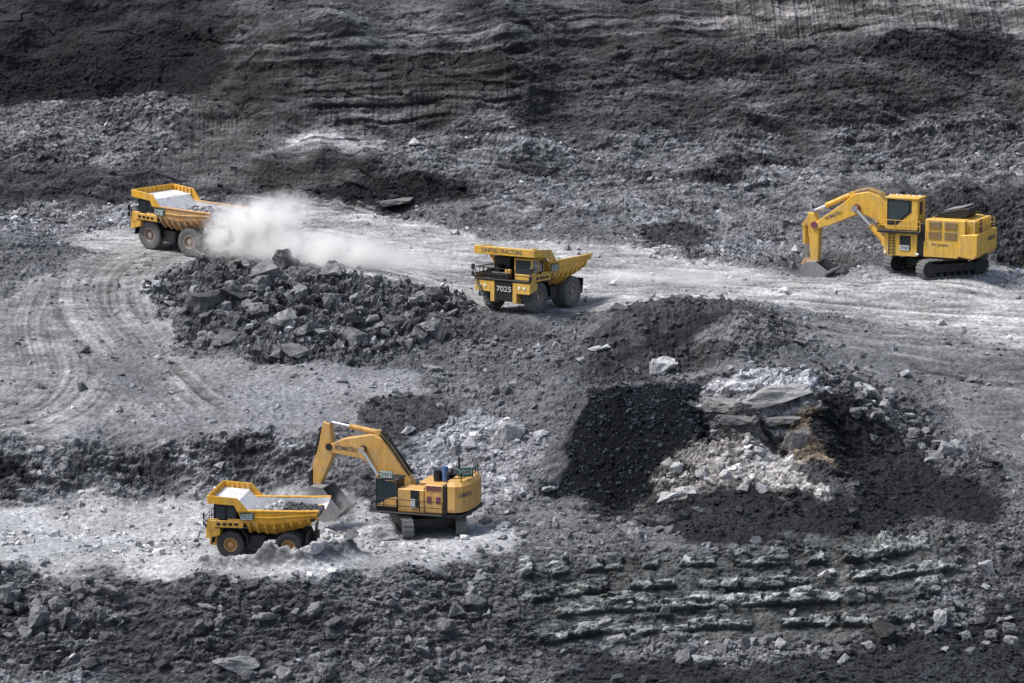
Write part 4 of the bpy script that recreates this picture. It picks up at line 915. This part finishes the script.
def orange_excavator(loc, rotz, track_yaw):
    E = empty('excavator', loc, (0, 0, rotz)); tag(E, 'faded orange excavator with number boards on its roof, loading the truck on the lower bench', 'excavator', 'excavators in the pit')
    crawler(E, 6.6, 4.5, .95, 1.75, track_yaw)
    MB().box((-.3, 0, 1.95), (7.4, 5.2, .35), bev=.05).build('turntable_frame', M_BLACK, E)
    # cab, front left
    m = MB().box((2.6, 2.05, 2.3), (1.9, 1.7, .35)).box((2.55, 2.05, 4.8), (2.05, 1.8, .14))
    for x, y in ((3.5, 2.85), (3.5, 1.25), (1.7, 2.85), (1.7, 1.25)): m.box((x, y, 3.6), (.14, .14, 2.3), bev=.02)
    m.box((1.68, 2.05, 3.6), (.12, 1.6, 2.3)); cab = m.build('cab', M_BLACK, E)
    MB().box((3.52, 2.05, 3.65), (.05, 1.5, 2.1), bev=.01).build('windscreen', M_GLASS, cab); MB().prism([(3.42, 4.65), (3.42, 2.65), (2.5, 3.2), (1.8, 3.4), (1.8, 4.65)], 2.86, 2.91, bev=0).build('side_window', M_GLASS, cab)
    MB().prism([(3.5, 2.5), (1.65, 2.5), (1.65, 3.35), (2.5, 3.15)], 2.88, 2.95, bev=0).build('side_panel', M_TAN, cab)
    bd = MB().box((2.6, 2.9, 5.2), (1.15, .08, .62), bev=.01).build('number_board', M_GREEN, cab); MB().box((2.6, 2.95, 5.2), (1.05, .04, .5), bev=.005).build('board_field', M_WHITE, bd); lettering('2001', .48, (2.6, 2.98, 5.2), SIDE_L, M_GREEN, bd, .95)
    # house
    m = MB().box((.45, 2.05, 3.1), (2.35, 1.75, 2.0), bev=.08).box((-1.55, 1.9, 3.35), (1.6, 2.0, 2.4), bev=.08).box((-.9, -1.4, 3.1), (3.4, 2.6, 2.0), bev=.08); house = m.build('engine_house', M_TAN, E)
    m = MB().box((.1, 2.94, 3.3), (.75, .06, 1.45), bev=.01).box((-.75, 1.9, 4.15), (.3, 1.6, .2)); m.build('door', M_BLACK, house)
    bd2 = MB().box((.25, 2.99, 2.9), (.4, .04, .75), bev=.005).build('notice', M_WHITE, house)
    m = MB()
    for k in range(5): m.box((-1.55, 2.92, 4.1 + k * .09), (1.3, .05, .05), bev=0)
    m.box((-1.15, 2.91, 3.3), (.4, .05, .6), bev=.01).box((-1.95, 2.91, 3.3), (.4, .05, .6), bev=.01); m.build('louvre', M_RED, house)
    m = MB().box((-2.55, 1.2, 3.3), (.28, 3.3, 2.5)); m.build('gap_panel', M_BLACK, E)
    # counterweight, round tail
    pts = [(-2.75, 2.85), (-3.4, 2.85), (-3.9, 2.5), (-4.2, 1.6), (-4.3, .5), (-4.3, -.5), (-4.2, -1.6), (-3.9, -2.5), (-3.4, -2.85), (-2.75, -2.85)]
    m = MB(); t = m.bm; lo = [t.verts.new((x * .985, y * .97, 2.3)) for x, y in pts]; l2 = [t.verts.new((x, y, 2.55)) for x, y in pts]; h2 = [t.verts.new((x, y, 4.5)) for x, y in pts]; hi = [t.verts.new((x * .93, y * .85, 4.85)) for x, y in pts]
    for A, Bv in ((lo, l2), (l2, h2), (h2, hi)):
        for i in range(len(pts)): t.faces.new((A[i], A[(i + 1) % len(pts)], Bv[(i + 1) % len(pts)], Bv[i]))
    t.faces.new(lo[::-1]); t.faces.new(hi); bmesh.ops.recalc_face_normals(t, faces=t.faces); cw = m.build('counterweight', M_TAN, E)
    lettering('KOMATSU', .5, (-4.07, 2.08, 3.75), (R(90), 0, R(180 + 71)), M_INK, cw, 1.75)
    # roof gear
    m = MB().cyl((-1.3, 1.2, 4.5), (-1.3, 1.2, 5.5), .3).cyl((-2.2, .2, 5.1), (-.9, .2, 5.1), .38).box((-1.6, -.8, 4.6), (2.2, 1.6, .8), bev=.06).cyl((-3.0, .6, 4.9), (-3.0, .6, 6.6), .09, seg=8); m.build('exhaust', M_BLACK, E)
    MB().cyl((-1.95, 1.1, 4.6), (-1.95, 1.1, 5.8), .27, seg=14).build('air_filter', M_BLUE, E)
    bd = MB().box((-3.7, .9, 5.4), (1.25, .08, .75), rot=(0, 0, R(25)), bev=.01).build('number_board', M_GREEN, E); lettering('2001', .56, (-3.68, .965, 5.4), (R(90), 0, R(205)), M_WHITE, bd, 1.15)
    m = MB(); rail(m, [(-2.6, 2.5), (-3.7, 2.1), (-4.0, 0), (-3.7, -2.2)], 4.7, 5.5); m.build('handrail', M_BLACK, E); m = MB(); rail(m, [(3.9, 3.2), (1.6, 3.2), (-.4, 3.2), (-2.4, 3.2)], 2.15, 3.2); rail(m, [(3.9, 3.2), (4.1, 1.2)], 2.15, 3.2); m.build('handrail', M_BLACK, E)
    MB().box((.8, 3.1, 2.08), (6.4, .6, .1)).box((3.9, 2.1, 2.08), (.6, 1.9, .1)).build('walkway', M_DARK, E)
    # boom, arm, bucket
    B = lambda *L: [(x * .965, z + .1 * max(0, x - 2)) for x, z in L]; K = lambda x, y, z: (x * .965, y, z + .1 * max(0, x - 2))
    bm_ = MB().prism(B((9.4, 5.93), (7.8, 6.8), (5.14, 7.6), (4.2, 7.4), (3.3, 6.3), (1.5, 4.1), (1.2, 3.0), (2.2, 2.8), (3.9, 4.1), (5.2, 4.9), (6.1, 5.35), (8.9, 5.42)), -.95, .15, bev=.05).build('boom', M_TAN, E)
    lettering('KOMATSU', .52, K(7.55, .17, 6.0), (R(90), R(4), R(180)), M_INK, bm_, 1.9)
    MB().cyl(K(5.9, -1.1, 6.25), K(5.9, .35, 6.25), .32, seg=14).build('pin', M_BLACK, bm_); MB().cyl(K(1.6, -1.2, 3.3), K(1.6, .5, 3.3), .42).build('pin', M_BLACK, bm_); MB().cyl(K(9.15, -1.0, 5.9), K(9.15, .2, 5.9), .3).build('pin', M_BLACK, bm_)
    m = MB().pipe([K(4.4, .0, 7.6), K(3.6, 0, 7.0), K(1.7, 0, 4.6)], .08).pipe([K(4.3, -.3, 7.7), K(3.5, -.3, 7.1), K(1.6, -.3, 4.7)], .08).pipe([K(4.7, -.6, 7.8), K(4.0, -.6, 7.7), K(3.4, -.6, 6.9), K(1.5, -.6, 4.6)], .08); m.build('hose', M_BLACK, bm_)
    ar = MB().prism(B((9.73, 7.95), (9.1, 7.85), (9.0, 6.6), (8.75, 5.4), (10.05, 2.4), (10.75, 2.45), (10.68, 3.9), (10.1, 6.1)), -.85, .05, bev=.05).build('arm', M_TAN, E)
    ram(E, *B((4.7, 7.75), (9.3, 7.95)), .58, .22, -.4, M_TAN)
    for y in (-1.35, .5): ram(E, *B((2.9, 2.3), (5.9, 6.25)), .52, .25, y, M_TAN)
    ram(E, *B((10.0, 7.2), (11.1, 3.4)), .6, .19, -.4, M_BLACK)
    MB().prism(B((10.9, 3.6), (11.25, 3.3), (11.1, 1.9), (10.8, 2.0)), -.8, 0).build('linkage', M_DARK, E)
    bucket(E, B((9.3, 2.55), (10.5, 2.5), (11.25, 1.7), (11.2, .7), (10.4, -.15), (9.2, -.4), (8.1, .0), (7.5, .75)), None, 2.7, M_GREY)
    return E
orange_excavator(SPOT_ORA, R(162), R(102 - 162))

def yellow_excavator(loc, rotz, track_yaw):
    E = empty('excavator', loc, (0, 0, rotz)); tag(E, 'big bright yellow excavator digging at the foot of the right pit wall', 'excavator', 'excavators in the pit')
    crawler(E, 8.2, 5.6, 1.25, 2.1, track_yaw)
    MB().box((-.2, 0, 2.2), (8.8, 5.6, .35), bev=.05).build('turntable_frame', M_BLACK, E)
    # cab base and cab
    cb = MB().box((2.75, 2.2, 3.3), (3.5, 2.5, 2.35), bev=.06).build('cab_base', M_YEL2, E)
    MB().box((2.25, 3.47, 3.5), (1.15, .06, 1.45), bev=.01).build('door', M_BLACK, cb)
    nb = MB().box((2.3, 3.52, 3.0), (1.0, .05, .5), bev=.005).build('number_plate', M_WHITE, cb); lettering('3008', .44, (2.3, 3.55, 3.0), SIDE_L, M_INK, nb, .85)
    m = MB()
    for x in (3.95, 3.4): m.cyl((x, 3.55, 2.2), (x, 3.55, 4.5), .045, seg=6)
    for k in range(7): m.cyl((3.4, 3.55, 2.4 + k * .32), (3.95, 3.55, 2.4 + k * .32), .035, seg=6)
    m.build('ladder', M_BLACK, cb)
    MB().box((4.35, 3.49, 2.45), (.3, .1, .22)).build('work_lamp', M_LAMP, cb); MB().box((.95, 3.49, 2.4), (.35, .1, .22)).build('work_lamp', M_LAMP, cb)
    MB().box((2.8, 2.6, 4.62), (4.6, 2.6, .24), bev=.03).build('walkway', M_BLACK, E)
    m = MB().box((2.7, 2.15, 5.3), (3.4, 2.3, 1.1), bev=.05).box((2.7, 2.15, 8.0), (3.6, 2.5, .22), bev=.05).box((1.75, 2.15, 6.8), (1.5, 2.3, 2.2), bev=.05); m.box((4.33, 1.05, 6.8), (.16, .16, 2.2), bev=.02).box((4.33, 3.24, 6.8), (.12, .12, 2.2), bev=.02)
    cab = m.build('cab', M_YEL2, E)
    MB().box((4.36, 2.15, 6.8), (.06, 2.0, 2.0), bev=.01).build('windscreen', M_GLASS, cab); sw = MB().prism([(4.25, 7.8), (4.25, 5.2), (3.3, 5.25), (1.7, 6.6), (1.7, 7.8)], 3.26, 3.33, bev=0).build('side_window', M_BLACK, cab); MB().prism([(4.1, 7.62), (4.1, 5.45), (3.35, 5.45), (2.0, 6.65), (2.0, 7.62)], 3.335, 3.36, bev=0).build('glass', M_GLASS, sw)
    MB().box((.98, 2.4, 7.0), (.06, .8, 1.3), bev=.02).build('rear_window', M_BLACK, cab)
    m = MB(); rail(m, [(5.0, 3.8), (3.2, 3.8), (1.6, 3.8), (.6, 3.8)], 4.7, 5.8, .03); rail(m, [(5.0, 3.8), (5.0, 1.6)], 4.7, 5.8, .03); m.build('handrail', M_YEL2, E)
    for k in range(6): MB().box((1.2 + k * .6, 2.2 + .3 * (k % 2), 8.2), (.18, .12, .2), bev=.01).build('roof_lamp', M_LAMP, cab)
    MB().box((.55, 2.9, 3.9), (.75, .9, 3.3), bev=.04).cyl((.2, 3.2, 2.4), (.2, 3.2, 5.6), .12).build('stair_well', M_BLACK, E)
    # engine house
    h = MB().box((-1.9, .2, 4.2), (4.2, 6.4, 3.7), bev=.08).box((-1.5, 3.36, 3.0), (3.6, .12, 1.6), bev=.03).build('engine_house', M_YEL2, E)
    for ix in (0, 1):
        for iz in (0, 1):
            m = MB().box((-.85 - ix * 1.65, 3.43, 4.45 + iz * 1.0), (1.3, .06, .8), bev=.01)
            for k in range(5): m.box((-.85 - ix * 1.65, 3.48, 4.15 + iz * 1.0 + k * .15), (1.25, .05, .05), bev=0)
            m.build('louvre', M_LOUV, h)
    lettering('PC3000', .34, (-1.4, 3.43, 3.45), SIDE_L, M_INK, h, 1.7)
    m = MB().prism([(-.2, 6.07), (-3.4, 6.07), (-3.9, 6.6), (-3.9, 7.1), (-3.2, 7.1), (-.9, 6.6)], -1.9, 1.9, bev=.04); m.build('engine_cover', M_BLACK, E)
    MB().box((-2.3, 0, 7.0), (2.2, 3.5, .08), rot=(0, R(12), 0)).build('cover_lid', M_GREY, E)
    MB().box((-4.45, .2, 4.9), (.9, 5.6, 2.2), bev=.06).build('rear_house', M_YEL2, E)
    MB().box((-4.93, 1.1, 5.2), (.06, .8, 1.7), bev=.02).build('rear_door', M_RED, E)
    m = MB(); rail(m, [(-4.2, 3.3), (-5.2, 2.6), (-5.2, -2.6)], 5.0, 5.9, .03); m.build('handrail', M_YEL2, E)
    cw = MB().prism([(-3.4, 2.35), (-4.9, 2.15), (-5.3, 2.6), (-5.3, 4.75), (-3.4, 4.6)], -3.45, 3.45, bev=.08).build('counterweight', M_YEL2, E)
    lettering('KOMATSU', .62, (-5.32, -1.4, 3.9), REAR, M_INK, cw, 2.5)
    MB().box((-4.8, 0, 2.1), (.9, 1.8, .7), bev=.2).build('tow_hitch', M_DARK, E)
    # boom, arm, bucket
    bm_ = MB().prism([(13.0, 4.65), (9.85, 6.95), (8.8, 7.86), (7.3, 8.15), (6.0, 7.7), (4.0, 6.0), (3.0, 5.0), (3.2, 4.0), (4.3, 4.1), (6.1, 5.0), (7.45, 5.7), (8.6, 5.7), (10.65, 4.75), (13.25, 3.8)], -.9, .5, bev=.06).build('boom', M_YEL2, E)
    lettering('KOMATSU', .5, (11.0, .52, 5.5), (R(90), R(-24), R(180)), M_INK, bm_, 1.9)
    MB().cyl((8.5, -1.1, 6.4), (8.5, .75, 6.4), .42, seg=14).build('pin', M_RED, bm_); MB().cyl((13.1, -1, 4.4), (13.1, .6, 4.4), .35).build('pin', M_RED, bm_)
    m = MB().pipe([(8.9, -.2, 8.1), (7.6, -.2, 8.45), (6.0, -.2, 8.0), (4.0, -.2, 6.3)], .1).pipe([(8.8, .2, 8.0), (7.4, .2, 8.4), (6.0, .2, 7.95), (4.0, .2, 6.2)], .1).pipe([(9.0, -.6, 8.0), (7.4, -.6, 8.45), (5.8, -.6, 7.9)], .1); m.build('hose', M_LOUV, bm_)
    MB().prism([(13.95, 5.65), (13.25, 5.6), (12.6, 4.2), (12.7, .4), (13.45, .45), (13.85, 3.9)], -.75, .35, bev=.05).build('arm', M_YEL2, E)
    ram(E, (9.2, 7.75), (13.5, 5.75), .66, .27, -.2, M_YEL2)
    for y in (-1.35, .95): ram(E, (5.2, 3.1), (8.5, 6.4), .5, .3, y, M_YEL2)
    for y in (-.55, .15): ram(E, (14.3, 4.4), (14.1, .7), .55, .2, y, M_YEL2)
    MB().prism([(13.9, 5.3), (14.35, 4.7), (14.3, 4.1), (13.7, 4.2)], -.6, .2).prism([(14.2, .9), (14.5, .2), (13.6, -.3), (13.2, .5)], -.9, .5).build('linkage', M_DUSTY, E)
    bucket(E, [(12.5, .7), (13.6, .6), (14.2, -.1), (14.0, -.9), (13.2, -1.4), (12.0, -1.3), (11.0, -.3)], None, 3.2, M_GREY)
    return E
yellow_excavator(SPOT_YEL, R(154), R(208 - 154))
# ------------------------------------------------------------------ airborne dust
def dust(name, label, p, size, dens, seed, rotz=0, col=(.99, .978, .96)):
    me = bpy.data.meshes.new(name); bm = bmesh.new(); bmesh.ops.create_icosphere(bm, subdivisions=3, radius=1)
    bm.to_mesh(me); bm.free(); o = bpy.data.objects.new(name, me); C.objects.link(o); o.location = p; o.scale = size; o.rotation_euler = (0, 0, rotz)
    m = bpy.data.materials.new(name); m.use_nodes = True; n = m.node_tree; n.nodes.clear(); out = N(n, 'ShaderNodeOutputMaterial'); v = N(n, 'ShaderNodeVolumePrincipled'); n.links.new(v.outputs[0], out.inputs['Volume'])
    v.inputs['Color'].default_value = (*col, 1); v.inputs['Anisotropy'].default_value = .2
    tc = N(n, 'ShaderNodeTexCoord'); ln_ = N(n, 'ShaderNodeVectorMath', operation='LENGTH'); n.links.new(tc.outputs['Object'], ln_.inputs[0])
    fall = N(n, 'ShaderNodeMapRange'); n.links.new(ln_.outputs['Value'], fall.inputs[0]); fall.inputs[1].default_value = .25; fall.inputs[2].default_value = 1.0; fall.inputs[3].default_value = 1; fall.inputs[4].default_value = 0; fall.interpolation_type = 'SMOOTHERSTEP'
    mp = N(n, 'ShaderNodeMapping'); mp.inputs['Location'].default_value = (seed * 3.1, seed, 0); n.links.new(tc.outputs['Object'], mp.inputs[0])
    mp.inputs['Scale'].default_value = tuple(s / max(size) for s in size)
    no = N(n, 'ShaderNodeTexNoise', Scale=4.6, Detail=6.0, Roughness=.66); n.links.new(mp.outputs[0], no.inputs['Vector'])
    r = ramp(n, no.outputs['Fac'], [(.40, 0.02), (.60, 1.0)])
    a = N(n, 'ShaderNodeMath', operation='MULTIPLY'); n.links.new(fall.outputs[0], a.inputs[0]); n.links.new(r, a.inputs[1])
    b = N(n, 'ShaderNodeMath', operation='MULTIPLY'); n.links.new(a.outputs[0], b.inputs[0]); b.inputs[1].default_value = dens; n.links.new(b.outputs[0], v.inputs['Density'])
    me.materials.append(m); tag(o, label, 'dust', None, 'stuff'); return o

def over(u, v, h):
    p = spots([(u, v)])[0]; return (p[0], p[1], p[2] + h)
dust('dust_cloud', 'dense white dust cloud trailing behind the upper dump truck', over(256, 257, 2.0), (6.6, 3.2, 4.8), 3.2, 1)
dust('dust_cloud', 'thinner white dust drifting along the upper road behind the dense cloud', over(322, 264, 1.1), (9.5, 3.5, 3.0), 1.6, 2)
dust('dust_cloud', 'faint dust haze lying over the upper road left of the middle truck', over(400, 268, .8), (10, 4, 1.6), .4, 3)
dust('dust_cloud', 'low dust round the rear wheels of the upper dump truck', over(215, 254, 1.0), (3.4, 1.8, 2.2), 1.2, 4)
dust('dust_cloud', 'faint low dust over the upper road right of the middle truck', over(670, 285, .8), (12, 4, 1.3), .3, 5)
dust('dust_cloud', 'grey dust falling beside the bucket of the orange excavator', over(346, 530, 1.8), (1.5, 1.2, 2.2), 1.6, 6, col=(.75, .74, .73))
dust('dust_cloud', 'thin dust above the body of the truck being loaded', over(290, 546, 4.4), (2.6, 1.4, 1.1), .8, 7)
dust('dust_cloud', 'wisp of white dust rising above the dense cloud behind the upper truck', over(285, 250, 4.2), (5.0, 2.4, 2.6), .9, 9)
dust('dust_cloud', 'ragged dust low on the road between the dense cloud and the middle truck', over(365, 268, .7), (6.5, 3.0, 1.5), 1.0, 11)
